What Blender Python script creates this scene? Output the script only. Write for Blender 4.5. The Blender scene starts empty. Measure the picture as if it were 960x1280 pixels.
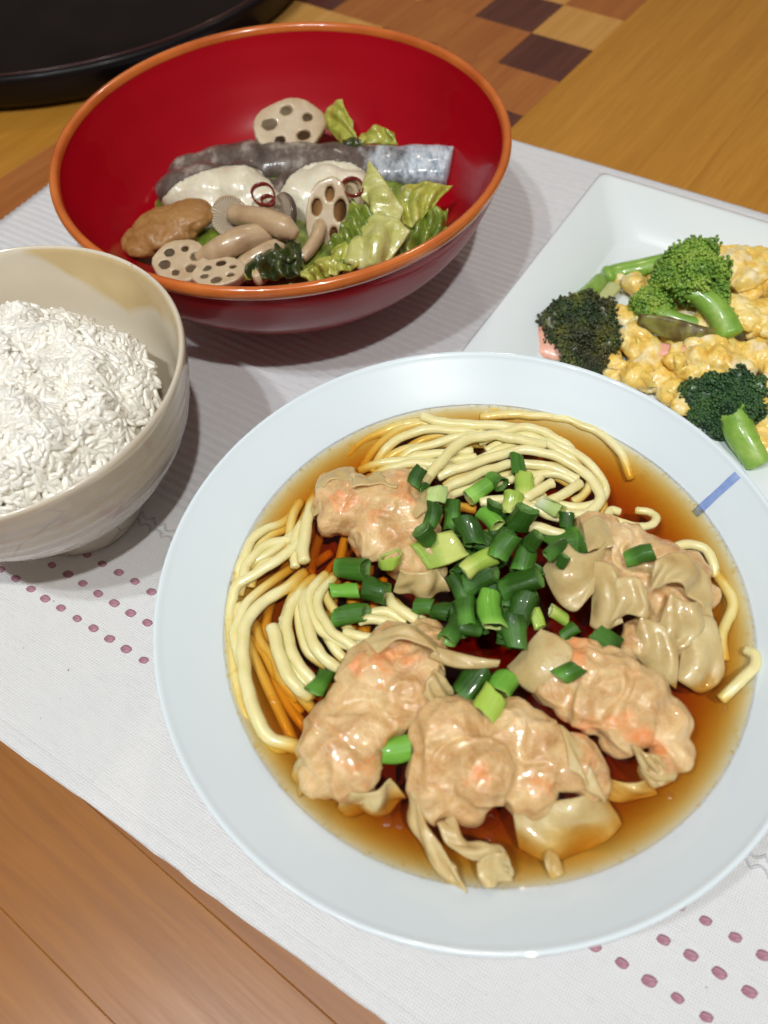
import bpy, bmesh, math, random
import numpy as np
from mathutils import Vector, Matrix, noise
from mathutils.bvhtree import BVHTree
from mathutils.geometry import interpolate_bezier
R = math.radians
random.seed(7)
sc = bpy.context.scene
COL = sc.collection

# ------------------------------------------------------------------ camera
F, PITCH, ROLL, CH = 980.0, 0.98854, -0.08604, 0.31314     # focal length in px of a 960x1280 frame
c_, s_ = math.cos(PITCH), math.sin(PITCH)
FW = Vector((0, c_, -s_)); UP0 = Vector((0, s_, c_)); RT0 = Vector((1, 0, 0))
RT = math.cos(ROLL) * RT0 + math.sin(ROLL) * UP0
UP = -math.sin(ROLL) * RT0 + math.cos(ROLL) * UP0
CP = Vector((0, 0, CH))
cd = bpy.data.cameras.new('camera'); cam = bpy.data.objects.new('camera', cd); COL.objects.link(cam)
cam.matrix_world = Matrix(((RT.x, UP.x, -FW.x, 0), (RT.y, UP.y, -FW.y, 0), (RT.z, UP.z, -FW.z, CH), (0, 0, 0, 1)))
cd.sensor_fit = 'VERTICAL'; cd.sensor_height = 36; cd.sensor_width = 27; cd.lens = F / 1280 * 36
cd.clip_start = 0.01; cd.clip_end = 50
cd.dof.use_dof = True; cd.dof.focus_distance = 0.335; cd.dof.aperture_fstop = 8.0
sc.camera = cam
sc.render.resolution_x = 768; sc.render.resolution_y = 1024

# ------------------------------------------------------------------ room light, lamps, exposure
w = bpy.data.worlds.new("World"); sc.world = w; w.use_nodes = True
nt = w.node_tree; bg = nt.nodes['Background']
tc = nt.nodes.new('ShaderNodeTexCoord'); sp = nt.nodes.new('ShaderNodeSeparateXYZ'); cr = nt.nodes.new('ShaderNodeValToRGB')
nt.links.new(tc.outputs['Generated'], sp.inputs[0]); nt.links.new(sp.outputs['Z'], cr.inputs[0]); nt.links.new(cr.outputs[0], bg.inputs[0])
cr.color_ramp.elements[0].position = 0.0; cr.color_ramp.elements[0].color = (.20, .14, .10, 1)
cr.color_ramp.elements[1].position = 0.9; cr.color_ramp.elements[1].color = (.74, .60, .50, 1)
bg.inputs[1].default_value = 0.34

def lamp(name, loc, power, col, rad):
    l = bpy.data.lights.new(name, 'POINT'); l.energy = power; l.color = col; l.shadow_soft_size = rad
    o = bpy.data.objects.new(name, l); o.location = loc; COL.objects.link(o); return o
lamp('ceiling_lamp', (.17, -.30, 1.22), 33, (1, .985, .94), .018)
lamp('ceiling_lamp', (-.30, -.20, 1.24), 20, (.92, .98, 1.0), .018)
lamp('ceiling_lamp', (-.44, -.10, 1.24), 18, (.92, .98, 1.0), .018)
lamp('ceiling_lamp', (.30, 1.30, 1.35), 9.0, (1, .86, .70), .04)

sc.view_settings.view_transform = 'Standard'; sc.view_settings.look = 'None'
sc.view_settings.exposure = -0.03; sc.view_settings.gamma = 1
sc.cycles.max_bounces = 8; sc.cycles.transparent_max_bounces = 16; sc.cycles.diffuse_bounces = 4
sc.cycles.sample_clamp_indirect = 4; sc.cycles.use_denoising = True
sc.cycles.caustics_reflective = False; sc.cycles.caustics_refractive = False

# ------------------------------------------------------------------ geometry helpers
def at(px, py, z):
    d = FW + RT * ((px - 480) / F) - UP * ((py - 640) / F)
    return CP + d * ((z - CH) / d.z)
def mpp(px, py, z):
    return (at(px, py, z) - CP).dot(FW) / F
def obj(name, me, mat, parent=None, loc=None):
    if isinstance(me, bmesh.types.BMesh):
        m = bpy.data.meshes.new(name); me.to_mesh(m); me.free(); me = m
    o = bpy.data.objects.new(name, me); COL.objects.link(o)
    if mat is not None:
        for mm in (mat if isinstance(mat, (list, tuple)) else [mat]): me.materials.append(mm)
    if parent is not None: o.parent = parent
    if loc is not None: o.location = loc
    return o
def recentre(o):
    """put a mesh object's origin at its own base centre"""
    me = o.data; n = len(me.vertices); a = np.empty(n * 3); me.vertices.foreach_get('co', a); a = a.reshape(-1, 3)
    c = (a.min(0) + a.max(0)) / 2; c[2] = a[:, 2].min()
    a -= c; me.vertices.foreach_set('co', a.ravel()); me.update(); o.location = o.location + Vector(c); return o
def tag(o, label=None, cat=None, group=None, kind=None):
    if label: o['label'] = label
    if cat: o['category'] = cat
    if group: o['group'] = group
    if kind: o['kind'] = kind
    return o
def empty(name, loc, label, cat, group=None):
    o = bpy.data.objects.new(name, None); o.location = loc; o.empty_display_size = .01; COL.objects.link(o)
    return tag(o, label, cat, group)
def under(o, root):
    """parent a world-space mesh under a root that sits elsewhere"""
    o.parent = root; o.location = o.location - root.location; return o
def pymesh(name, V, Fc, smooth=True):
    m = bpy.data.meshes.new(name); m.from_pydata([tuple(v) for v in V], [], Fc)
    if smooth: m.polygons.foreach_set('use_smooth', [True] * len(m.polygons))
    m.update(); return m
def crom(P, n):
    P = [Vector(p) for p in P]; P = [P[0] * 2 - P[1]] + P + [P[-1] * 2 - P[-2]]; out = []
    for i in range(1, len(P) - 2):
        for k in range(n):
            t = k / n; a, b, c, d = P[i-1], P[i], P[i+1], P[i+2]
            out.append(0.5 * ((2*b) + (c-a)*t + (2*a-5*b+4*c-d)*t*t + (3*b-a-3*c+d)*t*t*t))
    out.append(P[-2].copy()); return out
def tube(name, pts, rad, seg=10, sq=0.0, flat=1.0, caps=True):
    n = len(pts); V = []; Fc = []
    T = [(pts[min(i+1, n-1)] - pts[max(i-1, 0)]).normalized() for i in range(n)]
    N = Vector((0, 0, 1)); N = (N - T[0] * N.dot(T[0]))
    if N.length < .1: N = Vector((1, 0, 0)) - T[0] * T[0].x
    N.normalize()
    for i in range(n):
        N = (N - T[i] * N.dot(T[i])).normalized(); B = T[i].cross(N)
        r = rad[i] if hasattr(rad, '__len__') else rad
        for k in range(seg):
            a = 2 * math.pi * k / seg; q = 1 + sq * math.cos(4 * a)
            V.append(pts[i] + (N * (math.sin(a) * flat) + B * math.cos(a)) * r * q)
    for i in range(n - 1):
        for k in range(seg):
            Fc.append((i*seg+k, i*seg+(k+1) % seg, (i+1)*seg+(k+1) % seg, (i+1)*seg+k))
    if caps:
        for i, sgn in ((0, -1), (n - 1, 1)):
            r = rad[i] if hasattr(rad, '__len__') else rad
            base = len(V); c = pts[i] + T[i] * sgn * r * .22
            for k in range(seg): V.append(pts[i] + (V[i*seg+k] - pts[i]) * .72 + T[i] * sgn * r * .18)
            V.append(c)
            for k in range(seg):
                a, b = i*seg+k, i*seg+(k+1) % seg; c2, d2 = base + (k+1) % seg, base + k
                Fc.append((b, a, d2, c2) if sgn < 0 else (a, b, c2, d2))
                Fc.append((c2, d2, base + seg) if sgn < 0 else (d2, c2, base + seg))
    return pymesh(name, V, Fc)
def lathe(name, prof, seg=128, cen=None, closed=False, fn=None):
    """prof: list of (r,z); cen(z)->(dx,dy); fn(r,z,a)->(r,z)"""
    V = []; Fc = []; n = len(prof)
    for (r, z) in prof:
        dx, dy = cen(z) if cen else (0, 0)
        for k in range(seg):
            a = 2 * math.pi * k / seg; rr, zz = (fn(r, z, a) if fn else (r, z))
            V.append((dx + rr * math.cos(a), dy + rr * math.sin(a), zz))
    for i in range(n - 1 + (1 if closed else 0)):
        j = (i + 1) % n
        for k in range(seg):
            Fc.append((i*seg+k, i*seg+(k+1) % seg, j*seg+(k+1) % seg, j*seg+k))
    if not closed:
        for i, rev in ((0, True), (n - 1, False)):
            f = tuple(i*seg+k for k in range(seg)); Fc.append(tuple(reversed(f)) if rev else f)
    m = pymesh(name, V, Fc)
    bm = bmesh.new(); bm.from_mesh(m); bmesh.ops.remove_doubles(bm, verts=bm.verts, dist=1e-7); bmesh.ops.recalc_face_normals(bm, faces=bm.faces); bm.to_mesh(m); bm.free()
    m.polygons.foreach_set('use_smooth', [len(p.vertices) < 5 for p in m.polygons]); return m
def smooth_prof(P, n=6):
    q = crom([(a, 0, b) for a, b in P], n); return [(max(v.x, 1e-5), v.z) for v in q]
def prof_z(prof, r):
    rs = [p[0] for p in prof]; zs = [p[1] for p in prof]; return float(np.interp(r, rs, zs))
deps = None
def blobs(name, B, voxel=.0009, smooth=6, disp=(), seed=0, flat=1.0):
    """B: (Vector centre, (rx,ry,rz), rotz) -> one continuous remeshed lump, then folded by noise along its normals"""
    bm = bmesh.new()
    for c, r, rz in B:
        M = Matrix.Translation(c) @ Matrix.Rotation(rz, 4, 'Z') @ Matrix.Diagonal((*r, 1))
        bmesh.ops.create_icosphere(bm, subdivisions=3, radius=1, matrix=M)
    m = bpy.data.meshes.new('tmp'); bm.to_mesh(m); bm.free()
    o = bpy.data.objects.new('tmp', m); COL.objects.link(o)
    md = o.modifiers.new('r', 'REMESH'); md.mode = 'VOXEL'; md.voxel_size = voxel; md.adaptivity = 0
    dg = bpy.context.evaluated_depsgraph_get(); dg.update()
    me = bpy.data.meshes.new_from_object(o.evaluated_get(dg)); me.name = name
    bpy.data.objects.remove(o); bpy.data.meshes.remove(m)
    n = len(me.vertices); a = np.empty(n * 3); me.vertices.foreach_get('co', a); a = a.reshape(-1, 3)
    e = np.empty(len(me.edges) * 2, int); me.edges.foreach_get('vertices', e); e = e.reshape(-1, 2)
    deg = np.bincount(e.ravel(), minlength=n)[:, None]
    for _ in range(smooth):
        s = np.zeros_like(a); np.add.at(s, e[:, 0], a[e[:, 1]]); np.add.at(s, e[:, 1], a[e[:, 0]]); a = a * .4 + .6 * s / np.maximum(deg, 1)
    me.vertices.foreach_set('co', a.ravel()); me.update()
    if disp:
        nr = np.empty(n * 3); me.vertices.foreach_get('normal', nr); nr = nr.reshape(-1, 3); off = Vector((seed * 3.1, seed * 1.7, seed * .9))
        for i in range(n):
            p = Vector(a[i]); d = 0
            for (fr, am, kind) in disp:
                q = p * fr + off
                if kind == 'n': d += am * noise.noise(q)
                elif kind == 'r':
                    wq = q + Vector((noise.noise(q * .6), noise.noise(q * .6 + Vector((9, 9, 9))), 0)) * 1.2
                    d += am * (1 - 2.6 * abs(noise.noise(wq)))
                else: d += am * abs(noise.noise(q)) * 1.6
            a[i] += nr[i] * d
        me.vertices.foreach_set('co', a.ravel())
    me.polygons.foreach_set('use_smooth', [True] * len(me.polygons)); me.update(); return me
def sheet(name, top, bot, nu=40, nv=14, thick=.0008, wav=0, amp=0.0, ruf=0.0, seed=0, bulge=0.0, freq=120, wamp=None, narrow=0):
    """a thin skin between two edge curves, folded by waves and noise, given real thickness"""
    def res(P, n):
        q = crom(P, 12); L = [0]
        for i in range(1, len(q)): L.append(L[-1] + (q[i] - q[i-1]).length)
        return [Vector([float(np.interp(L[-1] * k / (n - 1), L, [v[j] for v in q])) for j in range(3)]) for k in range(n)]
    A = res(top, nu); Bq = res(bot, nu); G = []
    off = Vector((seed * 2.3, seed * 1.1, seed * 4.7))
    for i in range(nu):
        for j in range(nv):
            t = j / (nv - 1); p = A[i].lerp(Bq[i], t); G.append(p)
    P = np.array([tuple(p) for p in G]).reshape(nu, nv, 3)
    du = np.gradient(P, axis=0); dv = np.gradient(P, axis=1); N = np.cross(du, dv); N /= np.linalg.norm(N, axis=2, keepdims=True) + 1e-12
    if N[..., 2].mean() < 0: N = -N
    D = np.zeros((nu, nv))
    for i in range(nu):
        for j in range(nv):
            s, t = i / (nu - 1), j / (nv - 1); g = .25 + .75 * t
            D[i, j] += amp * g * math.sin(2 * math.pi * wav * s + 1.3 * math.sin(5 * t + seed)) + bulge * math.sin(math.pi * t) * math.sin(math.pi * s)
            if ruf: D[i, j] += ruf * noise.noise(Vector(P[i, j]) * freq + off) * 1.5
    P = P + N * D[..., None]
    du = np.gradient(P, axis=0); dv = np.gradient(P, axis=1); N2 = np.cross(du, dv); N2 /= np.linalg.norm(N2, axis=2, keepdims=True) + 1e-12
    if (N2 * N).sum(2).mean() < 0: N2 = -N2
    th = np.ones((nu, nv)); th[0] = th[-1] = .25; th[:, -1] = .25; th[:, 0] = .4
    T = P + N2 * (thick / 2 * th)[..., None]; Bm = P - N2 * (thick / 2 * th)[..., None]
    V = np.concatenate([T.reshape(-1, 3), Bm.reshape(-1, 3)]); Fc = []; o = nu * nv
    for i in range(nu - 1):
        for j in range(nv - 1):
            a, b, c, d = i*nv+j, (i+1)*nv+j, (i+1)*nv+j+1, i*nv+j+1
            Fc.append((a, b, c, d)); Fc.append((o+a, o+d, o+c, o+b))
    rim = [(i*nv, (i+1)*nv) for i in range(nu-1)] + [((i+1)*nv+nv-1, i*nv+nv-1) for i in range(nu-1)] + [(j+1, j) for j in range(nv-1)] + [((nu-1)*nv+j, (nu-1)*nv+j+1) for j in range(nv-1)]
    for a, b in rim: Fc.append((b, a, o+a, o+b))
    me = pymesh(name, V, Fc)
    bm = bmesh.new(); bm.from_mesh(me); bmesh.ops.recalc_face_normals(bm, faces=bm.faces); bm.to_mesh(me); bm.free(); return me

def ico(sub):
    b_ = bmesh.new(); bmesh.ops.create_icosphere(b_, subdivisions=sub, radius=1); b_.verts.index_update()
    V_ = np.array([tuple(v.co) for v in b_.verts]); F_ = np.array([[v.index for v in f.verts] for f in b_.faces]); b_.free(); return V_, F_
ICO1, ICO2 = ico(1), ico(2)
def scatter(name, base, items, extra=None):
    """items: (centre, (sx,sy,sz)) -> one mesh of many small rounded bodies, plus an optional mesh"""
    bv, bf = base; C = np.array([tuple(i[0]) for i in items]); S_ = np.array([i[1] for i in items])
    V_ = (bv[None] * S_[:, None] + C[:, None]).reshape(-1, 3); F_ = (bf[None] + (np.arange(len(items)) * len(bv))[:, None, None]).reshape(-1, 3); fl = F_.tolist()
    if extra is not None:
        n = len(V_); a = np.empty(len(extra.vertices)*3); extra.vertices.foreach_get('co', a); V_ = np.concatenate([V_, a.reshape(-1, 3)]); fl += [tuple(v + n for v in p.vertices) for p in extra.polygons]
    m = bpy.data.meshes.new(name); m.from_pydata(V_.tolist(), [], fl); m.polygons.foreach_set('use_smooth', [True]*len(m.polygons)); m.update(); return m

# ------------------------------------------------------------------ material helpers
class M:
    def __init__(s, name):
        s.m = bpy.data.materials.new(name); s.m.use_nodes = True; s.t = s.m.node_tree; s.n = s.t.nodes; s.l = s.t.links
        s.b = s.n['Principled BSDF']; s.tc = s.n.new('ShaderNodeTexCoord'); s.co = s.tc.outputs['Object']
    def set(s, **k):
        for a, v in k.items():
            a = {'rough': 'Roughness', 'base': 'Base Color', 'coat': 'Coat Weight', 'coatr': 'Coat Roughness', 'spec': 'Specular IOR Level',
                 'sss': 'Subsurface Weight', 'sssr': 'Subsurface Radius', 'ssss': 'Subsurface Scale', 'trans': 'Transmission Weight', 'ior': 'IOR', 'sheen': 'Sheen Weight'}[a]
            if a == 'Base Color' and len(v) == 3: v = (*v, 1)
            s.b.inputs[a].default_value = v
        return s
    def map(s, scale=(1, 1, 1), rot=(0, 0, 0), loc=(0, 0, 0)):
        mp = s.n.new('ShaderNodeMapping'); mp.inputs['Scale'].default_value = scale; mp.inputs['Rotation'].default_value = rot; mp.inputs['Location'].default_value = loc
        s.l.new(s.co, mp.inputs[0]); return mp.outputs[0]
    def noise(s, scale, detail=3, rough=.5, vec=None, dist=0, out='Fac'):
        t = s.n.new('ShaderNodeTexNoise'); t.inputs['Scale'].default_value = scale; t.inputs['Detail'].default_value = detail
        t.inputs['Roughness'].default_value = rough; t.inputs['Distortion'].default_value = dist
        s.l.new(vec or s.co, t.inputs['Vector']); return t.outputs[out]
    def wave(s, scale, vec=None, dist=0, axis='X', prof='SIN', dsc=1):
        t = s.n.new('ShaderNodeTexWave'); t.bands_direction = axis; t.wave_profile = prof
        t.inputs['Scale'].default_value = scale; t.inputs['Distortion'].default_value = dist; t.inputs['Detail Scale'].default_value = dsc
        s.l.new(vec or s.co, t.inputs['Vector']); return t.outputs['Fac']
    def ramp(s, fac, stops, interp='LINEAR'):
        r = s.n.new('ShaderNodeValToRGB'); r.color_ramp.interpolation = interp; e = r.color_ramp.elements
        while len(e) < len(stops): e.new(.5)
        for k, (p, c) in enumerate(stops):
            e[k].position = p; e[k].color = (*c, 1) if len(c) == 3 else c
        s.l.new(fac, r.inputs[0]); return r.outputs[0]
    def mix(s, fac, a, b, mode='MIX'):
        m = s.n.new('ShaderNodeMix'); m.data_type = 'RGBA'; m.blend_type = mode
        for sock, v in ((m.inputs[0], fac), (m.inputs[6], a), (m.inputs[7], b)):
            if isinstance(v, bpy.types.NodeSocket): s.l.new(v, sock)
            elif isinstance(v, (int, float)): sock.default_value = v
            else: sock.default_value = (*v, 1)
        return m.outputs[2]
    def math(s, op, a, b=0):
        m = s.n.new('ShaderNodeMath'); m.operation = op
        for sock, v in ((m.inputs[0], a), (m.inputs[1], b)):
            if isinstance(v, bpy.types.NodeSocket): s.l.new(v, sock)
            else: sock.default_value = v
        return m.outputs[0]
    def base(s, sock): s.l.new(sock, s.b.inputs['Base Color']); return s
    def rough(s, sock): s.l.new(sock, s.b.inputs['Roughness']); return s
    def bump(s, h, strength=.5, dist=.001, prev=None):
        b = s.n.new('ShaderNodeBump'); b.inputs['Strength'].default_value = strength; b.inputs['Distance'].default_value = dist
        s.l.new(h, b.inputs['Height'])
        if prev is not None: s.l.new(prev, b.inputs['Normal'])
        s.l.new(b.outputs[0], s.b.inputs['Normal']); return b.outputs[0]
    def rnd(s):
        o = s.n.new('ShaderNodeObjectInfo'); return o.outputs['Random']

def wood(name, dark, mid, light, rough=.32, ax=0):
    m = M(name); sc3 = (3, 60, 60) if ax == 0 else (60, 3, 60)
    rn = m.rnd(); mp = m.n.new('ShaderNodeMapping'); mp.inputs['Scale'].default_value = sc3
    off = m.n.new('ShaderNodeCombineXYZ'); m.l.new(m.math('MULTIPLY', rn, 37.0), off.inputs[0]); m.l.new(m.math('MULTIPLY', rn, 11.0), off.inputs[1])
    m.l.new(m.co, mp.inputs[0]); m.l.new(off.outputs[0], mp.inputs['Location'])
    v = mp.outputs[0]
    n1 = m.noise(1.0, 6, .6, v, .6); n2 = m.noise(6.0, 3, .6, v, .2)
    c = m.ramp(n1, [(.25, dark), (.5, mid), (.78, light)])
    c = m.mix(m.ramp(n2, [(.42, (0, 0, 0)), (.7, (1, 1, 1))]), c, m.mix(.6, c, dark)) 
    c = m.mix(m.math('MULTIPLY', m.math('SUBTRACT', rn, .4), .45), c, mid)
    m.base(c); m.set(spec=.4); m.rough(m.ramp(n2, [(.2, (rough-.05,)*3), (.8, (rough+.12,)*3)])); m.bump(n2, .12, .0003); return m.m
W_HONEY = wood('honey_wood', (.36, .150, .018), (.44, .200, .026), (.52, .25, .038), ax=1)
W_FRONT = wood('reddish_wood', (.22, .080, .018), (.30, .120, .028), (.37, .158, .040), ax=0)
W_ORANGE = wood('orange_wood', (.27, .085, .022), (.36, .125, .03), (.42, .16, .04), ax=1)
W_DARK = wood('dark_wood', (.06, .018, .014), (.10, .032, .022), (.14, .05, .03), ax=1)
W_PALE = wood('pale_wood', (.46, .22, .05), (.56, .29, .075), (.64, .36, .11), ax=1)

def cloth_mat():
    m = M('woven_cotton')
    w1 = m.wave(300, axis='X', dist=1.2, dsc=40); w2 = m.wave(300, axis='Y', dist=1.2, dsc=40)
    h = m.math('MAXIMUM', m.math('MULTIPLY', w1, 1.0), w2)
    big = m.noise(9, 4, .6); slub = m.noise(1, 3, .7, m.map((60, 900, 1)))
    slub2 = m.noise(1, 3, .7, m.map((900, 60, 1)))
    c = m.ramp(big, [(.3, (.83, .84, .86)), (.7, (.87, .87, .88))])
    c = m.mix(m.math('MULTIPLY', m.ramp(m.math('MINIMUM', w1, w2), [(.0, (1, 1, 1)), (.35, (0, 0, 0))]), .22), c, (.55, .55, .57))
    c = m.mix(m.math('MULTIPLY', m.ramp(slub, [(.6, (0, 0, 0)), (.75, (1, 1, 1))]), .35), c, (.55, .54, .55))
    c = m.mix(m.math('MULTIPLY', m.ramp(slub2, [(.6, (0, 0, 0)), (.75, (1, 1, 1))]), .30), c, (.84, .84, .84))
    sy = m.n.new('ShaderNodeSeparateXYZ'); m.l.new(m.co, sy.inputs[0]); st_ = m.wave(62.8, axis='Y', dist=.8, dsc=6)
    rib = m.math('MULTIPLY', m.ramp(sy.outputs[1], [(.1168, (0, 0, 0)), (.1188, (1, 1, 1))]), m.ramp(st_, [(.30, (1, 1, 1)), (.62, (0, 0, 0))]))
    c = m.mix(m.math('MULTIPLY', rib, .42), c, (.50, .50, .55))
    sm = m.noise(420, 1, .5); c = m.mix(m.ramp(sm, [(.80, (0, 0, 0)), (.83, (1, 1, 1))]), c, (.25, .24, .26))
    m.base(c); m.set(rough=.9, spec=.15, sheen=.15)
    b = m.bump(h, .8, .0004); m.bump(slub, .4, .0005, b); return m.m
CLOTH = cloth_mat()
def thread_mat(name, c0, c1, sc_=900):
    m = M(name); n = m.noise(1, 2, .6, m.map((sc_*.35, sc_*2, sc_))); m.base(m.ramp(n, [(.35, c0), (.65, c1)])); m.set(rough=.75, spec=.2); m.bump(n, .8, .0004); return m.m
PURPLE = thread_mat('mauve_thread', (.30, .12, .17), (.46, .26, .32))
GREYTHREAD = thread_mat('grey_thread', (.50, .50, .53), (.66, .66, .68))

def porcelain(name, c=(.66, .74, .79), rough=.12):
    m = M(name); n = m.noise(25, 3); m.base(m.ramp(n, [(.3, tuple(x*.985 for x in c)), (.7, c)])); m.set(rough=max(rough, .3), spec=.25, coat=.8, coatr=.035)
    m.bump(m.noise(40, 2), .02, .001); return m.m
PORC = porcelain('white_porcelain'); PORC2 = porcelain('white_plate_porcelain', (.72, .78, .80), .1)
BLUE = M('blue_brushed_glaze'); BLUE.base(BLUE.ramp(BLUE.noise(160, 3), [(.3, (.17, .27, .58)), (.75, (.36, .46, .72))])).set(rough=.12, coat=.5, coatr=.05)
REDL = M('red_lacquer'); REDL.base(REDL.ramp(REDL.noise(14, 3), [(.3, (.31, .001, .007)), (.7, (.37, .0015, .009))])).set(rough=.30, spec=.2, coat=.28, coatr=.04)
REDL.bump(REDL.noise(90, 2), .06, .0006)
ORNG = M('orange_rim_glaze'); ORNG.base(ORNG.ramp(ORNG.noise(40, 3), [(.3, (.44, .09, .015)), (.7, (.60, .16, .03))])).set(rough=.2, coat=.7, coatr=.05)
BLACKL = M('black_lacquer'); BLACKL.base(BLACKL.ramp(BLACKL.noise(20, 3), [(.3, (.003, .002, .003)), (.7, (.008, .005, .006))])).set(rough=.4, spec=.15, coat=.08, coatr=.15)
RIMGLINT = M('rim_highlight_red'); RIMGLINT.set(base=(.05, .012, .01), rough=.25, coat=.4)  # reddish highlight on the black tray's rim, painted in as dark red

def rice_bowl_mat():
    m = M('crackled_cream_glaze')
    n = m.noise(22, 4, .6); c = m.ramp(n, [(.3, (.56, .49, .38)), (.7, (.66, .60, .50))])
    st = m.noise(1, 4, .6, m.map((8, 8, 190)))
    c = m.mix(m.math('MULTIPLY', m.ramp(st, [(.5, (0, 0, 0)), (.7, (1, 1, 1))]), .5), c, (.36, .31, .27))
    v = m.n.new('ShaderNodeTexVoronoi'); v.feature = 'DISTANCE_TO_EDGE'; v.inputs['Scale'].default_value = 42; m.l.new(m.mix(.35, m.co, m.noise(30, 3, out='Color'), 'ADD') if False else m.map((1, 1, 1.6)), v.inputs['Vector'])
    cr_ = m.ramp(v.outputs['Distance'], [(.0, (1, 1, 1)), (.022, (0, 0, 0))])
    msk = m.ramp(m.noise(16, 2), [(.50, (0, 0, 0)), (.60, (1, 1, 1))])
    c = m.mix(m.math('MULTIPLY', m.math('MULTIPLY', cr_, msk), .75), c, (.25, .15, .13))
    c = m.mix(m.math('MULTIPLY', m.ramp(m.noise(34, 3), [(.62, (0, 0, 0)), (.68, (1, 1, 1))]), .38), c, (.45, .22, .21))
    m.base(c); m.set(rough=.22, coat=.5, coatr=.08); m.bump(st, .25, .0008); return m.m
RICEB = rice_bowl_mat()
def rice_in_mat():
    m = M('cream_and_tan_glaze'); s = m.n.new('ShaderNodeSeparateXYZ'); m.l.new(m.co, s.inputs[0])
    # the poured tan glaze runs in an oval patch down the far right of the inside
    nx = m.math('MULTIPLY', m.math('SUBTRACT', m.noise(30, 2), .5), .014)
    lim = m.math('ADD', m.math('MULTIPLY', m.math('ABSOLUTE', m.math('SUBTRACT', s.outputs[0], .038)), .66), .0665)
    f = m.ramp(m.math('ADD', m.math('SUBTRACT', s.outputs[2], lim), nx), [(.0, (0, 0, 0)), (.0035, (1, 1, 1))]); far = m.ramp(s.outputs[1], [(.0, (0, 0, 0)), (.01, (1, 1, 1))])
    n = m.noise(18, 3); c = m.ramp(n, [(.3, (.60, .53, .41)), (.7, (.68, .61, .50))]); tan = m.ramp(m.noise(40, 4), [(.3, (.50, .35, .15)), (.7, (.62, .47, .24))])
    c = m.mix(m.math('MULTIPLY', m.math('MULTIPLY', f, far), .9), c, tan); m.base(c); m.set(rough=.2, coat=.5, coatr=.07); return m.m
RICEIN = rice_in_mat()

def broth_mat():
    m = M('clear_brown_broth'); n = m.n; l = m.l
    n.remove(m.b); out = n['Material Output']
    tr = n.new('ShaderNodeBsdfTransparent'); gl = n.new('ShaderNodeBsdfGlossy'); gl.inputs['Roughness'].default_value = .03
    fr = n.new('ShaderNodeFresnel'); fr.inputs['IOR'].default_value = 1.34; mx = n.new('ShaderNodeMixShader')
    b = n.new('ShaderNodeBump'); b.inputs['Strength'].default_value = .35; b.inputs['Distance'].default_value = .0010
    l.new(m.math('ADD', m.noise(70, 3, .6), m.math('MULTIPLY', m.noise(420, 2), .18)), b.inputs['Height']); l.new(b.outputs[0], gl.inputs['Normal']); l.new(b.outputs[0], fr.inputs['Normal'])
    ge = n.new('ShaderNodeNewGeometry'); l.new(m.math('MULTIPLY', fr.outputs[0], m.math('SUBTRACT', 1.0, ge.outputs['Backfacing'])), mx.inputs[0]); l.new(tr.outputs[0], mx.inputs[1]); l.new(gl.outputs[0], mx.inputs[2]); l.new(mx.outputs[0], out.inputs['Surface'])
    va = n.new('ShaderNodeVolumeAbsorption'); va.inputs['Color'].default_value = (.91, .68, .07, 1); va.inputs['Density'].default_value = 300
    l.new(va.outputs[0], out.inputs['Volume']); return m.m
BROTH = broth_mat()
def bubble_mat():
    m = M('oil_film'); n = m.n; l = m.l; n.remove(m.b); out = n['Material Output']
    tr = n.new('ShaderNodeBsdfTransparent'); tr.inputs[0].default_value = (1, .97, .88, 1); gl = n.new('ShaderNodeBsdfGlossy'); gl.inputs['Roughness'].default_value = .13
    mx = n.new('ShaderNodeMixShader'); fr = n.new('ShaderNodeFresnel'); fr.inputs['IOR'].default_value = 1.42
    ge = n.new('ShaderNodeNewGeometry'); l.new(m.math('MULTIPLY', fr.outputs[0], m.math('SUBTRACT', 1.0, ge.outputs['Backfacing'])), mx.inputs[0]); l.new(tr.outputs[0], mx.inputs[1]); l.new(gl.outputs[0], mx.inputs[2]); l.new(mx.outputs[0], out.inputs['Surface']); return m.m
OIL = bubble_mat()
def food(name, stops, scale, detail=4, rough=.3, sss=.0, rad=(.6, .3, .15), ssc=.004, coat=.3, bump=.3, bsc=500, bd=.0004, second=None, cr_=.12):
    m = M(name); n = m.noise(scale, detail, .6, dist=.4); c = m.ramp(n, stops)
    if second:
        col, s2, lo, hi, amt = second; c = m.mix(m.math('MULTIPLY', m.ramp(m.noise(s2, 2, .5), [(lo, (0, 0, 0)), (hi, (1, 1, 1))]), amt), c, col)
    m.base(c); m.set(rough=rough, coat=coat, coatr=cr_, spec=.5)
    if sss: m.set(sss=sss, sssr=rad, ssss=ssc)
    if bump: m.bump(m.math('ADD', m.noise(bsc, 3, .6), m.math('MULTIPLY', m.noise(bsc*.3, 3, .6), 1.2)), bump, bd)
    return m.m
NOODLE = food('pale_yellow_noodle', [(.3, (.68, .60, .26)), (.7, (.78, .72, .40))], 60, rough=.4, sss=.25, coat=.35, bump=.25, bsc=700)
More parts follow.
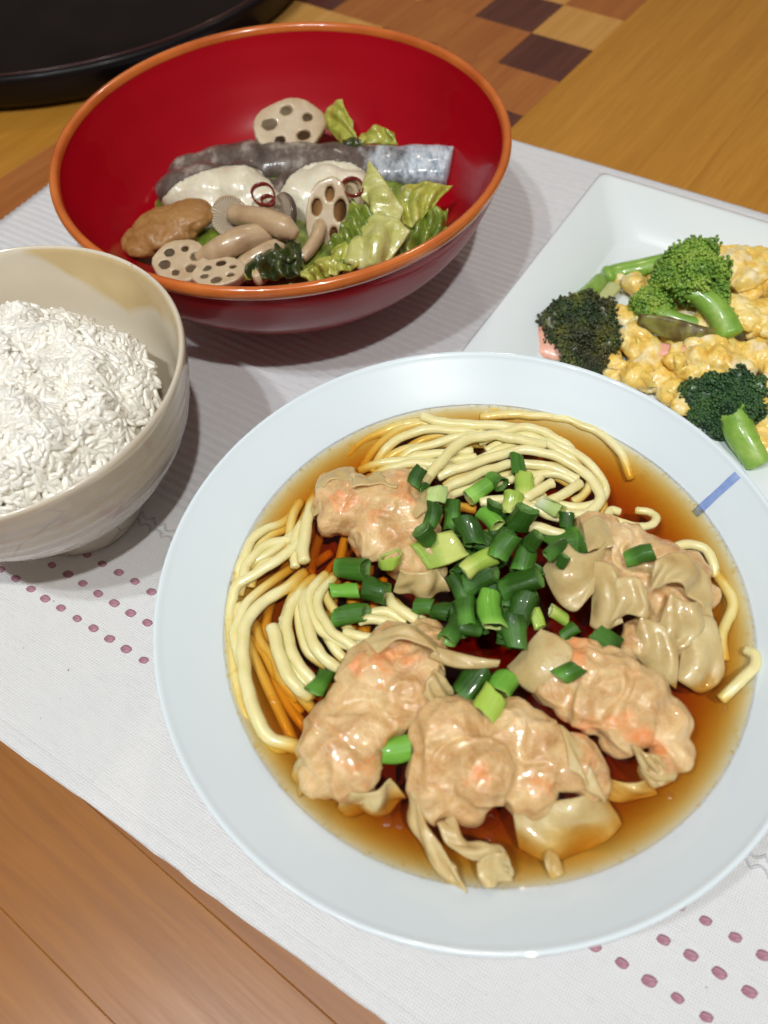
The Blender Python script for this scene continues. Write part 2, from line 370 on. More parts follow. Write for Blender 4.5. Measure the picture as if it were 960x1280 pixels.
def wonton_mat():
    m = M('wet_shrimp_wonton'); n = m.noise(85, 5, .6, dist=.5)
    c = m.ramp(n, [(.25, (.38, .18, .055)), (.42, (.56, .33, .135)), (.58, (.68, .47, .225)), (.75, (.80, .64, .38))])
    c = m.mix(m.math('MULTIPLY', m.ramp(m.noise(62, 2, .5), [(.57, (0, 0, 0)), (.70, (1, 1, 1))]), .70), c, (.84, .26, .07))
    # skin creases: thin pale ridges where the wrapper folds over itself
    w = m.noise(150, 2, .5, dist=1.6); cr1 = m.math('ABSOLUTE', m.math('SUBTRACT', w, .5)); cr_ = m.ramp(cr1, [(.0, (1, 1, 1)), (.06, (0, 0, 0))])
    c = m.mix(m.math('MULTIPLY', cr_, .16), c, (.90, .78, .56)); m.base(c)
    m.set(rough=.38, coat=.6, coatr=.06, spec=.4, sss=.45, sssr=(1, .5, .28), ssss=.004)
    b = m.bump(cr_, .25, .0008); b = m.bump(m.noise(300, 3, .5), .2, .0007, b); m.bump(m.noise(1100, 2, .6), .25, .0003, b); return m.m
WONTON = wonton_mat()
WSKIN = food('wet_wonton_wrapper', [(.3, (.58, .40, .155)), (.7, (.75, .60, .31))], 70, 4, rough=.38, sss=.35, rad=(1, .6, .35), coat=.5, bump=.6, bsc=260, bd=.0009, cr_=.07)
WSKIN.node_tree.nodes['Principled BSDF'].inputs['Alpha'].default_value = .74
def scal(name, c0, c1, c2, sx=(250, 250, 25)):
    m = M(name); n = m.noise(1, 3, .6, m.map((700, 700, 40))); n2 = m.noise(90, 2)
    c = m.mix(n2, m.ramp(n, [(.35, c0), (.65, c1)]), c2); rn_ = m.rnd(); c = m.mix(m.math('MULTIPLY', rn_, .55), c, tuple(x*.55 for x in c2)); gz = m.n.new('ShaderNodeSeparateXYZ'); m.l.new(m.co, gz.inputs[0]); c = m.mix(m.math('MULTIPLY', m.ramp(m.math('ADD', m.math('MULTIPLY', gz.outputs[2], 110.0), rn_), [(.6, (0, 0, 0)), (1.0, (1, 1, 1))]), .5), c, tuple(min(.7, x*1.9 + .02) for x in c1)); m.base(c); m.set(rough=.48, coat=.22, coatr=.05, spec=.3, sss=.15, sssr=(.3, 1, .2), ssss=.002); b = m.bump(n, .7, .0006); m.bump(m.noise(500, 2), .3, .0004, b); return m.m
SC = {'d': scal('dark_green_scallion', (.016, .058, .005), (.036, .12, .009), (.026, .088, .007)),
      't': scal('blue_green_scallion', (.028, .10, .008), (.070, .20, .018), (.045, .145, .012)),
      'b': scal('bright_green_scallion', (.11, .32, .03), (.20, .46, .06), (.15, .38, .04)),
      'y': scal('yellow_green_scallion', (.30, .46, .05), (.44, .58, .11), (.36, .52, .07)),
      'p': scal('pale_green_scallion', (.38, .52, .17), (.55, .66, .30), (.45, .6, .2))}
SCIN = {'d': scal('inner_green', (.06, .17, .03), (.14, .27, .05), (.1, .2, .04)), 'y': scal('inner_pale_green', (.38, .46, .10), (.5, .58, .2), (.4, .5, .12))}

# ------------------------------------------------------------------ table
TA = R(-40.0); TU = Vector((math.cos(TA), math.sin(TA), 0)); TV = Vector((-math.sin(TA), math.cos(TA), 0))
TB = 0.90; Z0 = -.0005
table = empty('dining_table', (0, .3, -.03), 'honey brown wooden table with an inlaid strip of dark and pale squares', 'table')
def plank(name, u0, u1, v0, v1, mat, top=Z0, th=.022, ch=.0003):
    g = .00004; u0 += g; u1 -= g; v0 += g; v1 -= g
    cu, cv = (u0 + u1) / 2, (v0 + v1) / 2; hu, hv = (u1 - u0) / 2, (v1 - v0) / 2
    V = [(a*hu, b*hv, -th) for a, b in ((-1, -1), (1, -1), (1, 1), (-1, 1))] + [(a*hu, b*hv, -ch*.6) for a, b in ((-1, -1), (1, -1), (1, 1), (-1, 1))] + [(a*(hu-ch), b*(hv-ch), 0) for a, b in ((-1, -1), (1, -1), (1, 1), (-1, 1))]
    Fc = [(3, 2, 1, 0), (8, 9, 10, 11)] + [(k, (k+1) % 4, 4+(k+1) % 4, 4+k) for k in range(4)] + [(4+k, 4+(k+1) % 4, 8+(k+1) % 4, 8+k) for k in range(4)]
    o = obj(name, pymesh(name, V, Fc, False), mat, table)
    P = TU * cu + TV * cv; o.location = Vector((P.x, P.y, top)) - table.location; o.rotation_euler = (0, 0, TA); return o
def tuv(p): return p.dot(TU), p.dot(TV)
# front boards run along the table's long edge, seams where the photograph shows them
s1 = tuv(at(0, 1135, 0))[1]; s2 = tuv(at(150, 1040, 0))[1]; wd = s2 - s1
vs = [s1 - 4*wd, s1 - 3*wd, s1 - 2*wd, s1 - wd, s1, s2, s2 + wd, s2 + 2*wd, s2 + 3.1*wd]
for a, b in zip(vs[:-1], vs[1:]): plank('plank', -.75, .75, a, b, W_FRONT)
vb = vs[-1]
# the inlaid strip and the boards each side of it run across
cu0, cv0 = tuv(at(742, 62, 0)); tw, tl = .0535, .052
NC = 5
plank_u = [cu0 - NC*tw]; 
for k in range(7): plank_u.append(plank_u[-1] - .11)
for a, b in zip(plank_u[1:], plank_u[:-1]): plank('plank', a, b, vb, 1.25, W_HONEY)
u = cu0
for k in range(6): plank('plank', u, u + .13, vb, 1.25, W_HONEY); u += .13
j0 = int((vb - cv0) / tl) + 0
pat = {(0, 0): 'd', (0, 1): 'p', (0, -1): 'o', (1, 0): 'o', (1, 1): 'd', (1, -1): 'o', (2, 0): 'o', (2, 1): 'o', (2, 2): 'p', (2, -1): 'd', (1, 2): 'p', (0, 2): 'o', (3, 1): 'p', (3, 0): 'o'}
wm = {'d': W_DARK, 'p': W_PALE, 'o': W_ORANGE}
rr = random.Random(3)
for i in range(NC):
    plank('plank', cu0 - (i+1)*tw, cu0 - i*tw, vb, cv0 - 4*tl, W_ORANGE)
    for j in range(-4, 8):
        k = pat.get((i, j)) or rr.choice('oodp')
        plank('inlay_tile', cu0 - (i+1)*tw, cu0 - i*tw, cv0 + (j-1)*tl, cv0 + j*tl, wm[k])

# ------------------------------------------------------------------ place mat
MA = -.6232; MU = Vector((math.cos(MA), math.sin(MA), 0)); MV = Vector((-math.sin(MA), math.cos(MA), 0))
V0, V1, U0, U1 = -.0063, .4700, -.4578, .46
MZ = .0015
def matz(u, v):
    z = MZ + .0007 * noise.noise(Vector((u*14, v*14, 0))) + .0006 * noise.noise(Vector((u*5, v*5, 3)))
    if v > .117: z += .00045 * math.sin(2*math.pi*v/.0050 + .5*math.sin(u*11)) * min(1, (v-.117)/.004)
    e = min(v - V0, V1 - v, u - U0)
    if .006 < e < .0075: z -= .0004
    if e < .0015: z -= .0006
    return z
root = empty('place_mat', (0, .25, 0), 'white woven cotton place mat with mauve embroidered dots under the dishes', 'place mat')
nu, nv = 150, 480
Vv = []; Ff = []
def edge_w(u): return .0012 * noise.noise(Vector((u*18, 1, 0))) + .0006 * noise.noise(Vector((u*90, 5, 0)))
for i in range(nu + 1):
    u = U0 + (U1 - U0) * i / nu
    for j in range(nv + 1):
        v = V0 + (V1 - V0) * j / nv + edge_w(u) * (1 if j < 3 else 0)
        uu = u + (edge_w(v + 7) if i == 0 else 0)
        cx = max(0, .03 - (uu - U0)); cy = max(0, v - (V1 - .03)); 
        if cx > 0 and cy > 0 and math.hypot(cx, cy) > .03:
            k = .03 / math.hypot(cx, cy); uu = U0 + .03 - cx*k; v = V1 - .03 + cy*k
        p = MU * uu + MV * v; Vv.append((p.x, p.y, matz(uu, v)))
for i in range(nu):
    for j in range(nv):
        a = i*(nv+1)+j; Ff.append((a, a+nv+1, a+nv+2, a+1))
n0 = len(Vv)      # hem: turned edge down to the table
bd = [i*(nv+1) for i in range(nu+1)]
for a in bd: Vv.append((Vv[a][0]-MV.x*.0004, Vv[a][1]-MV.y*.0004, -.0003))
for i in range(nu): Ff.append((n0+i, n0+i+1, bd[i+1], bd[i]))
bd2 = list(range(0, nv+1)); n1 = len(Vv)
for a in bd2: Vv.append((Vv[a][0], Vv[a][1], -.0003))
for i in range(nv): Ff.append((n1+i+1, n1+i, bd2[i], bd2[i+1]))
bd3 = [i*(nv+1)+nv for i in range(nu+1)]; n2 = len(Vv)
for a in bd3: Vv.append((Vv[a][0], Vv[a][1], -.0003))
for i in range(nu): Ff.append((n2+i+1, n2+i, bd3[i], bd3[i+1]))
me = pymesh('cloth', Vv, Ff)
# store in mat coordinates so the weave follows the cloth
co = np.array(Vv); loc = co.copy(); loc[:, 0] = co[:, 0]*MU.x + co[:, 1]*MU.y; loc[:, 1] = co[:, 0]*MV.x + co[:, 1]*MV.y
me.vertices.foreach_set('co', loc.ravel()); me.update()
cl = obj('cloth', me, CLOTH, root); cl.rotation_euler = (0, 0, MA); cl.location = -root.location
# dots
bm = bmesh.new(); bmesh.ops.create_uvsphere(bm, u_segments=14, v_segments=7, radius=1, matrix=Matrix.Diagonal((.0025, .0018, .0006, 1)))
for f in bm.faces: f.smooth = True
for v in bm.verts: v.co.z += .00012 * math.sin(v.co.y * 6000); v.co.x += .0002 * math.sin(v.co.y * 2500)
dm = bpy.data.meshes.new('embroidered_dot'); bm.to_mesh(dm); bm.free(); dm.materials.append(PURPLE)
def mat_uv(px, py): p = at(px, py, .002); return p.dot(MU), p.dot(MV)
ua, va_ = mat_uv(95, 773); va2 = mat_uv(823, 1230)[1]; r1 = mat_uv(103, 729); r3 = mat_uv(148, 715)
per = .00985
for (uu0, vv0) in ((ua, (va_ + va2)/2), r1, r3):
    k = -8
    while uu0 + k*per < .20:
        u = uu0 + k*per; p = MU*u + MV*vv0; px_c = at(480, 640, 0)
        if u > -.32:
            o = bpy.data.objects.new('embroidered_dot', dm); COL.objects.link(o); o.parent = root
            o.location = Vector((p.x + random.uniform(-.0003, .0003), p.y + random.uniform(-.0003, .0003), matz(u, vv0) + .0001)) - root.location; o.rotation_euler = (0, 0, MA + R(12) + random.uniform(-.15, .15)); s = random.uniform(.88, 1.08); o.scale = (s, s, 1)
        k += 1
for dv, ph in ((.103, 0), (.1075, math.pi)):
    pts = []
    n = 900
    for i in range(n):
        u = -.33 + .56*i/n; v = dv + .0013 * (abs(math.sin(math.pi*u/.0068 + ph/2))*2-1) * (1 if ph == 0 else -1); p = MU*u + MV*v; pts.append(Vector((p.x, p.y, matz(u, v) + .0002)))
    under(obj('scalloped_stitching', tube('scalloped_stitching', pts, .00055, 6), GREYTHREAD), root)

# ------------------------------------------------------------------ black tray at the back
tr = Vector((-.2435, .814, .0)); 
tray = empty('round_tray', tr, 'round glossy black lacquer tray at the far left corner behind the red bowl', 'tray')
obj('tray_body', lathe('tray_body', [(.0001, .006), (.205, .006), (.213, .010), (.221, .026), (.2275, .030), (.233, .029), (.232, .024), (.226, .008), (.220, .001), (.0001, .001)], 160), BLACKL.m, tray)
obj('tray_rim_highlight', lathe('tray_rim_highlight', [(.2262, .0300), (.2275, .0306), (.2290, .0300), (.2275, .0298)], 160, closed=True), RIMGLINT.m, tray)  # thin ring on the lip carrying the painted highlight

# ------------------------------------------------------------------ noodle bowl
BC = Vector((.0304, .1289, 0)); ZB = .0520; RB = .0968
def bcen(z):
    t = max(0, min(1, (.065 - z) / .013)); return (.0031 * t, -.0006 * t)
inner = smooth_prof([(.0001, .0240), (.030, .0243), (.052, .0265), (.068, .0320), (.082, .0405), (RB, ZB), (.1055, .0585), (.1122, .0636)], 8)
rim = smooth_prof([(.1122, .0636), (.1136, .0648), (.1147, .0650), (.1151, .0641), (.1143, .0628)], 4)
outer = smooth_prof([(.1143, .0628), (.098, .0490), (.080, .0300), (.060, .0180), (.046, .0130), (.042, .0030), (.0405, .0002), (.0385, .0004), (.0375, .0130), (.0001, .0140)], 6)
prof = inner + rim[1:] + outer[1:]
nb = empty('noodle_bowl', BC + Vector((0, 0, .0018)), 'wide white porcelain bowl with a sloping rim holding noodle soup', 'bowl')
ZL = .0018
body = obj('bowl_body', lathe('bowl_body', [(r, z - ZL) for r, z in prof], 192, cen=lambda z: bcen(z + ZL)), PORC, nb)
def on_bowl(px, py):
    z = .06
    for _ in range(60):
        p = at(px, py, z); dx, dy = bcen(z); r = math.hypot(p.x-BC.x-dx, p.y-BC.y-dy); z = z*.6 + .4*prof_z(inner, r)
    return p
# painted stripe over the rim and down into the broth
V = []; Ff = []
a0, a1 = (929, 587), (868, 643); wpx = 5.2
for i in range(25):
    t = i/24; px = a0[0]+(a1[0]-a0[0])*t; py = a0[1]+(a1[1]-a0[1])*t
    nx, ny = .674, .738
    for s in (-1, -.3, .3, 1):
        q = on_bowl(px + nx*s*wpx*(1+.1*math.sin(9*t)), py + ny*s*wpx); V.append(q + Vector((-.0001, -.0001, .0002)))
for i in range(24):
    for k in range(3): Ff.append((i*4+k, i*4+k+1, i*4+k+5, i*4+k+4))
st = obj('painted_stripe', pymesh('painted_stripe', V, Ff), BLUE.m); under(st, nb); st['label'] = 'short blue brushed stripe across the right rim'
for p_ in st.data.polygons:
    pass

# broth
bp = [(r, z + .0002) for r, z in inner if r < RB - .001]
bprof = bp + [(RB - .0006, ZB + .00025), (RB - .0014, ZB + .0000), (RB - .0028, ZB - .00012), (.07, ZB - .00012), (.03, ZB - .00012), (.0001, ZB - .00012)]
bme = lathe('broth', bprof, 160, cen=bcen)
broth = obj('broth', bme, BROTH, None, BC.copy()); tag(broth, 'clear brown soy broth filling the white noodle bowl', 'broth')

BV = []      # surfaces that later pieces may lie on
def reg(o):
    dg_m = o.matrix_world if o.parent is None else None
    loc = o.location.copy(); par = o.parent
    while par is not None: loc = loc + par.location; par = par.parent
    vs_ = [v.co + loc for v in o.data.vertices]; BV.append(BVHTree.FromPolygons(vs_, [tuple(p.vertices) for p in o.data.polygons]))
def hit(px, py, zmin=None):
    d = (at(px, py, 0) - CP).normalized(); best = None
    for b in BV:
        h = b.ray_cast(CP, d)
        if h[0] is not None and (best is None or h[3] < best[3]): best = h
    zf = ZB if zmin is None else zmin
    p = best[0] if best is not None else at(px, py, zf)
    if p.z < zf: p = at(px, py, zf)
    return p

# ------------------------------------------------------------------ noodles
# (label, points (px, py, mm above broth), radius mm)
NR = 2.15
NS = [
 ('pale noodle whose blunt end starts the topmost strand of the soup', [(527,520,1.2),(550,527,1.8),(590,531,1.8),(632,534,1.6),(665,538,.6),(690,546,-2)], 2.5),
 ('thick noodle arching from the scallions up over the top bundle', [(528,606,2.5),(545,585,4.2),(562,565,4.6),(585,550,4.6),(615,544,4.2),(640,547,3.6),(660,552,2.6),(680,557,.5)], 2.6),
 ('noodle rising behind the high arch and dipping right into the broth', [(600,553,.5),(625,542,2.0),(652,534,2.6),(677,538,2.2),(697,548,1.2),(714,561,-.8),(722,576,-4)], 2.2),
 ('noodle bent like a hook at the upper left of the top bundle', [(466,590,-4),(478,566,-1.2),(500,548,.4),(525,540,1.0),(555,537,1.0),(598,543,.4)], 2.2),
 ('amber noodle under the broth at the far upper left of the bundle', [(420,582,-7),(445,560,-4.5),(470,543,-3),(500,532,-1.6),(525,528,-1.2),(550,534,-1.5)], 2.3),
 ('noodle fanning low beneath the high arch, topmost of three', [(492,580,-3),(515,564,-.8),(545,554,.5),(575,546,1.2),(605,541,.6)], 2.1),
 ('noodle fanning low beneath the high arch, middle of three', [(490,596,-4),(510,576,-.5),(532,568,.8),(562,566,1.0),(590,563,.6)], 2.1),
 ('noodle fanning low beneath the high arch, lowest of three', [(466,596,-4),(485,587,-1),(503,581,.6),(530,580,1.1),(556,585,1.0),(580,583,.8)], 2.2),
 ('long noodle sweeping right and curling back round the inner loop', [(548,596,1),(565,587,1.8),(592,580,2.2),(618,571,2.3),(645,564,2.2),(668,564,2.2),(692,570,2.0),(717,581,1.4),(737,597,.6),(749,615,.2),(748,630,.4),(735,641,.8),(715,644,1.2),(695,640,1.4),(665,630,1.2)], 2.4),
 ('noodle running from under the scallions along inside the long loop', [(548,622,2.4),(562,609,3.2),(585,598,3.4),(610,588,3.2),(635,581,2.8),(660,580,2.4),(685,583,1.8),(705,590,1.0),(722,599,-.6)], 2.3),
 ('short noodle end poking out right of the yellow green scallion', [(655,622,3),(668,616,3.4),(681,609,3.4),(691,604,3.0)], 2.4),
 ('noodle end pointing up right inside the long loop', [(672,632,1.8),(690,625,2.6),(706,616,2.8),(726,604,2.0)], 2.4),
 ('amber noodle bend just under the broth inside the loop', [(716,628,-1.6),(728,620,-1.4),(737,606,-1.4),(734,594,-3)], 2.1),
 ('noodle lying flat below the pale scallion ring', [(600,628,2),(625,624,2.8),(642,624,3),(660,633,2.6),(683,643,2.0),(708,648,.8)], 2.3),
 ('noodle passing between the scallion heap and the right wonton', [(645,660,2),(665,659,2.6),(690,664,2.6),(715,672,1)], 2.4),
 ('outer noodle curving along the upper right edge under the broth', [(600,521,-1.8),(640,519,-1.2),(690,521,-.8),(722,529,-.4),(750,542,-.3),(768,558,-.5),(780,575,-1.5),(790,598,-5)], 2.2),
 ('amber noodle arc following the top edge of the broth', [(520,514,-2.6),(560,511,-2.0),(610,510,-1.8),(650,515,-1.9),(690,527,-3)], 1.9),
 ('small closed noodle loop above the right wonton', [(776,640,-.4),(765,638,.4),(760,645,.8),(766,651,1.2),(782,655,1.4),(800,659,1.2),(815,657,.8),(820,648,.4),(811,640,-.2),(795,637,-1.2)], 1.9),
 ('noodle arching out beside the upper end of the right wonton', [(838,690,0),(846,683,.8),(862,680,1.2),(880,686,1.0),(890,702,.4),(894,722,-1.6)], 2.1),
 ('amber noodle standing in the broth along the right edge', [(896,720,-2.6),(909,738,-1.6),(914,758,-1.2),(908,780,-1.2),(903,800,-1.8),(905,825,-4)], 2.3),
 ('hooked noodle at the right edge beside the right wonton', [(933,812,-1),(944,818,.8),(946,830,1.4),(935,843,1.6),(917,857,.6),(900,874,-2)], 2.2),
 ('upper noodle of the left fan bending down along the rim', [(372,640,-6),(350,654,-1.8),(332,661,.2),(315,675,.9),(304,697,.4),(299,718,-1.2),(292,745,-3)], 2.2),
 ('second noodle of the left fan from the rim', [(378,668,-3),(362,674,-.8),(337,680,.8),(318,693,1.4),(308,706,1.2),(305,722,.4),(300,745,-2)], 2.2),
 ('third noodle of the left fan crossing down to the rim edge', [(384,664,-2),(373,676,.4),(352,698,2.0),(330,711,2.2),(307,724,1.8),(294,738,1.0),(289,757,.0),(288,785,-1.2),(291,820,-1.6),(297,860,-1.8),(307,893,-2.6),(320,918,-5)], 2.2),
 ('short upright noodle stub left of the upper left wonton', [(393,618,-6),(388,635,-1.0),(383,652,1.2),(380,676,2.4),(379,702,2.6)], 2.6),
 ('longest pale noodle standing along the left rim', [(380,716,-5),(365,729,-2.6),(344,743,-.6),(322,759,.6),(308,781,1.2),(303,812,1.6),(308,850,1.6),(317,886,1.2),(331,914,.4),(352,928,-1.6),(380,936,-5)], 2.7),
 ('noodle with a blunt cut end in the middle of the left fan', [(340,783,2.2),(346,810,2.4),(355,836,2.0),(370,858,.8),(388,874,-2.6)], 2.7),
 ('noodle next right of the blunt cut one in the left fan', [(392,722,-5),(378,735,-2.4),(366,755,.0),(358,780,1.4),(363,808,2.0),(374,832,1.6),(391,851,-.2),(402,864,-3)], 2.3),
 ('noodle bowed between two others in the left fan', [(384,728,-5),(381,742,-1.2),(381,760,.8),(385,782,2.0),(394,804,2.4),(405,822,1.8),(424,836,-.6)], 2.4),
 ('innermost noodle of the left fan passing under the scallions', [(417,722,-2),(402,737,.4),(397,754,1.4),(404,774,2.2),(416,790,2.6),(432,802,2.6),(450,812,1.4)], 2.1),
 ('noodle scrap peeping out below the blue green scallion', [(430,789,2.2),(444,795,2.4),(462,797,2.4),(480,792,1.2)], 2.1),
 ('noodle scrap left of the small blue green scallion pair', [(482,742,-1),(490,754,1.6),(503,764,2.2),(520,775,1.6)], 2.3),
 ('short noodle between the dark scallions and the lower left wonton', [(450,778,.6),(465,773,1.6),(480,775,1.8),(497,784,.6)], 2.1),
 ('amber noodle sunk at the lower left of the fan', [(318,778,-5),(326,801,-3.6),(340,818,-3.6),(352,848,-4.2),(372,874,-6)], 2.3),
]
rn = random.Random(11)
nood_objs = []
for lab, pts, r in NS:
    P = [at(px, py, ZB + (h - .9)/1000) for px, py, h in pts]; Q = crom(P, 7); n = len(Q)
    rad = [r/1000 * .90 * (1 + .12*noise.noise(Vector((i*.22, r*7, pts[0][0]*.1)))) for i in range(n)]
    Q = [q + Vector((noise.noise(q*130), noise.noise(q*130 + Vector((5, 5, 5))), .5*noise.noise(q*130 + Vector((9, 1, 2)))))*.0009 for q in Q]
    o = obj('noodle', tube('noodle', Q, rad, 12, sq=.035, flat=.88), NOODLE); recentre(o); tag(o, lab, 'noodle', 'noodles showing in the soup'); nood_objs.append(o); reg(o)
for si in list(range(1, 11)) + list(range(21, 34)):
    for rep_ in range(2):
        lab, pts, r = NS[si]; ox, oy = rn.choice([(-13, -6), (12, 7), (-9, 11), (11, -9), (6, 13)]); dz = rn.uniform(1.6, 3.2) + 1.2*rep_
        P = [at(px + ox*(1+.4*math.sin(i+si)), py + oy*(1+.4*math.cos(i+si)), ZB + (min(h, 1.5) - dz)/1000) for i, (px, py, h) in enumerate(pts)]
        P = [p_ for p_ in P if math.hypot(p_.x-BC.x-.003, p_.y-BC.y) < .0915 - max(0, (ZB-.003-p_.z))*1.2]
        if len(P) < 3: continue
        Q = crom(P, 6); o = obj('noodle', tube('noodle', Q, .0020, 10, sq=.03, flat=.9), NOODLE); recentre(o)
        tag(o, 'noodle sunk in the broth, dim amber and half hidden by others', 'noodle', 'noodles sunk in the broth')
for k in range(22):        # the tangle sunk below, seen amber through the broth
    a = rn.uniform(0, 2*math.pi) if k > 20 else rn.uniform(1.2, 3.8); rr0 = rn.uniform(.035, .082); dep = -.006 - .011*rn.random(); dep = max(dep, prof_z(inner, rr0+.004) + .003 - ZB)
    sw = rn.uniform(.5, 1.3); P = []
    for i in range(7):
        t = i/6; aa = a + sw*(t-.5); rr1 = rr0 + .006*math.sin(3*t + k) - .008*(t-.5)*rn.uniform(0, 1)
        zz = max(ZB + dep + .0015*math.sin(5*t+k), prof_z(inner, rr1+.003) + .003)
        P.append(Vector((BC.x + .003 + rr1*math.cos(aa), BC.y + rr1*math.sin(aa), zz)))
    Q = crom(P, 5); o = obj('noodle', tube('noodle', Q, .0021, 8, sq=.03, flat=.9), NOODLE); recentre(o)
    tag(o, 'noodle sunk in the broth, dim amber and half hidden by others', 'noodle', 'noodles sunk in the broth')

# ------------------------------------------------------------------ wontons
def wpt(px, py, h): return at(px, py, ZB + h/1000)
def wonton(label, B, folds, seed):
    bl = []
    for (px, py, r, h) in B:
        rm = r * mpp(px, py, ZB) * .93; bl.append((wpt(px, py, h), (rm, rm, rm * .80), 0))
    me = blobs('filling_lump', bl, .0007, 13, ((66, .0026, 'n'), (92, .0013, 'r'), (170, .00045, 'r'), (330, .0001, 'n')), seed)
    c = sum((b[0] for b in bl), Vector()) / len(bl)
    root = empty('wonton', (c.x, c.y, ZB - .012), label, 'wonton', 'wontons in the noodle soup')
    o = obj('wonton_body', me, WONTON); under(o, root); reg(o)
    for f in folds:
        T = [wpt(*p) for p in f['t']]; Bt = [wpt(*p) for p in f['b']]
        m = sheet('wrapper_fold', T, Bt, f.get('nu', 60), f.get('nv', 22), f.get('th', .9)/1000, f.get('w', 2.2)*1.0, f.get('a', 1.2)/1000, f.get('r', .9)*1.0/1000, seed + len(f['t']), f.get('g', 1)*.8/1000, 105)
        q = obj('wrapper_fold', m, WSKIN); under(q, root); reg(q)
    return root
wonton('upper left wonton, plump and pink, next to the left noodle fan', [
    (438,628,44,1),(478,632,46,3),(512,650,42,2),(524,694,38,1),(498,620,36,2),(416,650,20,0),(424,610,24,1),(540,716,22,-1),(468,672,34,1),(500,700,28,0)],
    [dict(t=[(402,640,4),(404,612,8),(420,598,10),(440,600,12)], b=[(394,650,-2),(396,610,3),(412,588,5),(444,588,5)], w=2.5, a=1.2),
     dict(t=[(520,650,12),(535,640,11),(548,632,9)], b=[(505,622,8),(525,612,7),(552,612,4)], w=1.5, a=.8),
     dict(t=[(500,712,9),(525,716,9),(546,708,7)], b=[(492,738,-1),(528,748,-1),(562,738,-1)], w=2, a=1.4),
     dict(t=[(440,610,14),(470,604,14),(496,610,13)], b=[(444,594,8),(474,592,9),(506,600,7)], w=2.3, a=1)], 1)
wonton('lower left wonton, long and bent, beside the left rim', [
    (528,800,30,2),(500,812,40,3),(468,846,44,4),(502,864,40,5),(446,886,38,3),(516,838,38,5),(452,912,42,3),(422,912,36,2),(418,934,38,2),(434,962,40,1),(402,972,27,-2),(452,985,24,-3),(536,870,24,0),(478,900,30,2)],
    [dict(t=[(455,800,12),(500,782,15),(530,790,14),(545,806,10)], b=[(470,815,15),(505,800,18),(535,812,16),(556,840,9)], w=2, a=.8),
     dict(t=[(530,868,12),(536,850,14),(545,836,12)], b=[(548,888,5),(558,878,5),(566,868,3)], w=2.2, a=1.6),
     dict(t=[(392,925,6),(384,950,4),(384,980,1)], b=[(376,925,0),(368,955,-3),(376,1000,-4)], w=2.2, a=1.2),
     dict(t=[(430,985,5),(460,990,3),(490,975,2)], b=[(420,1012,-6),(465,1020,-7),(512,1000,-6)], w=2, a=1.6, g=2),
     dict(t=[(545,808,13),(570,815,12),(600,822,11),(626,826,10)], b=[(535,822,12),(566,834,10),(598,836,9),(622,833,9)], w=1, a=.7, nv=8, th=1.5)], 2)
wonton('bottom centre wonton, largest, with orange shrimp showing through', [
    (565,918,50,4),(552,972,44,2),(600,965,50,5),(580,1004,32,1),(632,918,44,3),(672,938,44,3),(710,955,38,2),(735,975,24,0),(660,980,40,1),(546,1006,24,-1)],
    [dict(t=[(516,988,5),(528,1018,4),(548,1050,3),(566,1085,2)], b=[(508,1000,-1),(524,1050,-1),(556,1100,0),(588,1122,.5)], w=2.2, a=1.1, th=1.1),
     dict(t=[(545,1030,5),(560,1055,5),(590,1075,5),(618,1072,5),(636,1085,3)], b=[(562,1020,2),(580,1045,3),(606,1055,5),(630,1060,5),(640,1100,0)], w=2.6, a=1.6, th=1.1),
     dict(t=[(596,1078,4),(612,1066,6),(630,1064,6)], b=[(600,1104,0),(618,1108,1),(640,1100,0)], w=1.5, a=1.2),
     dict(t=[(640,1010,2),(680,1004,3),(720,996,2),(752,985,0)], b=[(648,1062,-5),(690,1076,-5.5),(740,1062,-5),(778,1030,-4)], w=1.6, a=1.2, g=.5, th=.9),
     dict(t=[(700,905,9),(722,925,9),(738,950,7)], b=[(716,960,11),(735,985,8),(752,1005,3)], w=1.6, a=1, g=2, th=1.1),
     dict(t=[(690,1060,-2),(700,1075,-1),(706,1092,-1)], b=[(678,1064,-2),(682,1084,-1),(690,1100,-1)], w=1, a=.8, nu=20)], 3)
wonton('lower right wonton, crescent shaped, with a smooth yellow flap', [
    (696,856,33,2),(728,836,38,3),(762,850,42,4),(800,872,38,4),(830,905,34,2),(838,938,28,0),(745,884,38,4),(784,900,34,4),(822,962,22,-2),(716,880,26,1),(772,924,22,0)],
    [dict(t=[(676,786,10),(700,796,12),(716,812,12),(712,832,11)], b=[(634,835,0),(644,850,2),(664,866,4),(690,862,6)], w=1, a=.9, g=3, th=1.2, r=.5),
     dict(t=[(790,930,7),(806,940,7),(826,944,5)], b=[(802,955,2),(812,966,2),(836,968,0)], w=2.4, a=1.4),
     dict(t=[(748,968,-2),(780,978,-1.5),(812,975,-1)], b=[(744,995,-5),(782,1003,-5),(822,992,-5)], w=1.5, a=1, g=1),
     dict(t=[(800,960,3),(820,972,3),(842,952,2)], b=[(806,974,-1),(824,984,-1),(852,962,-1)], w=2, a=1)], 4)
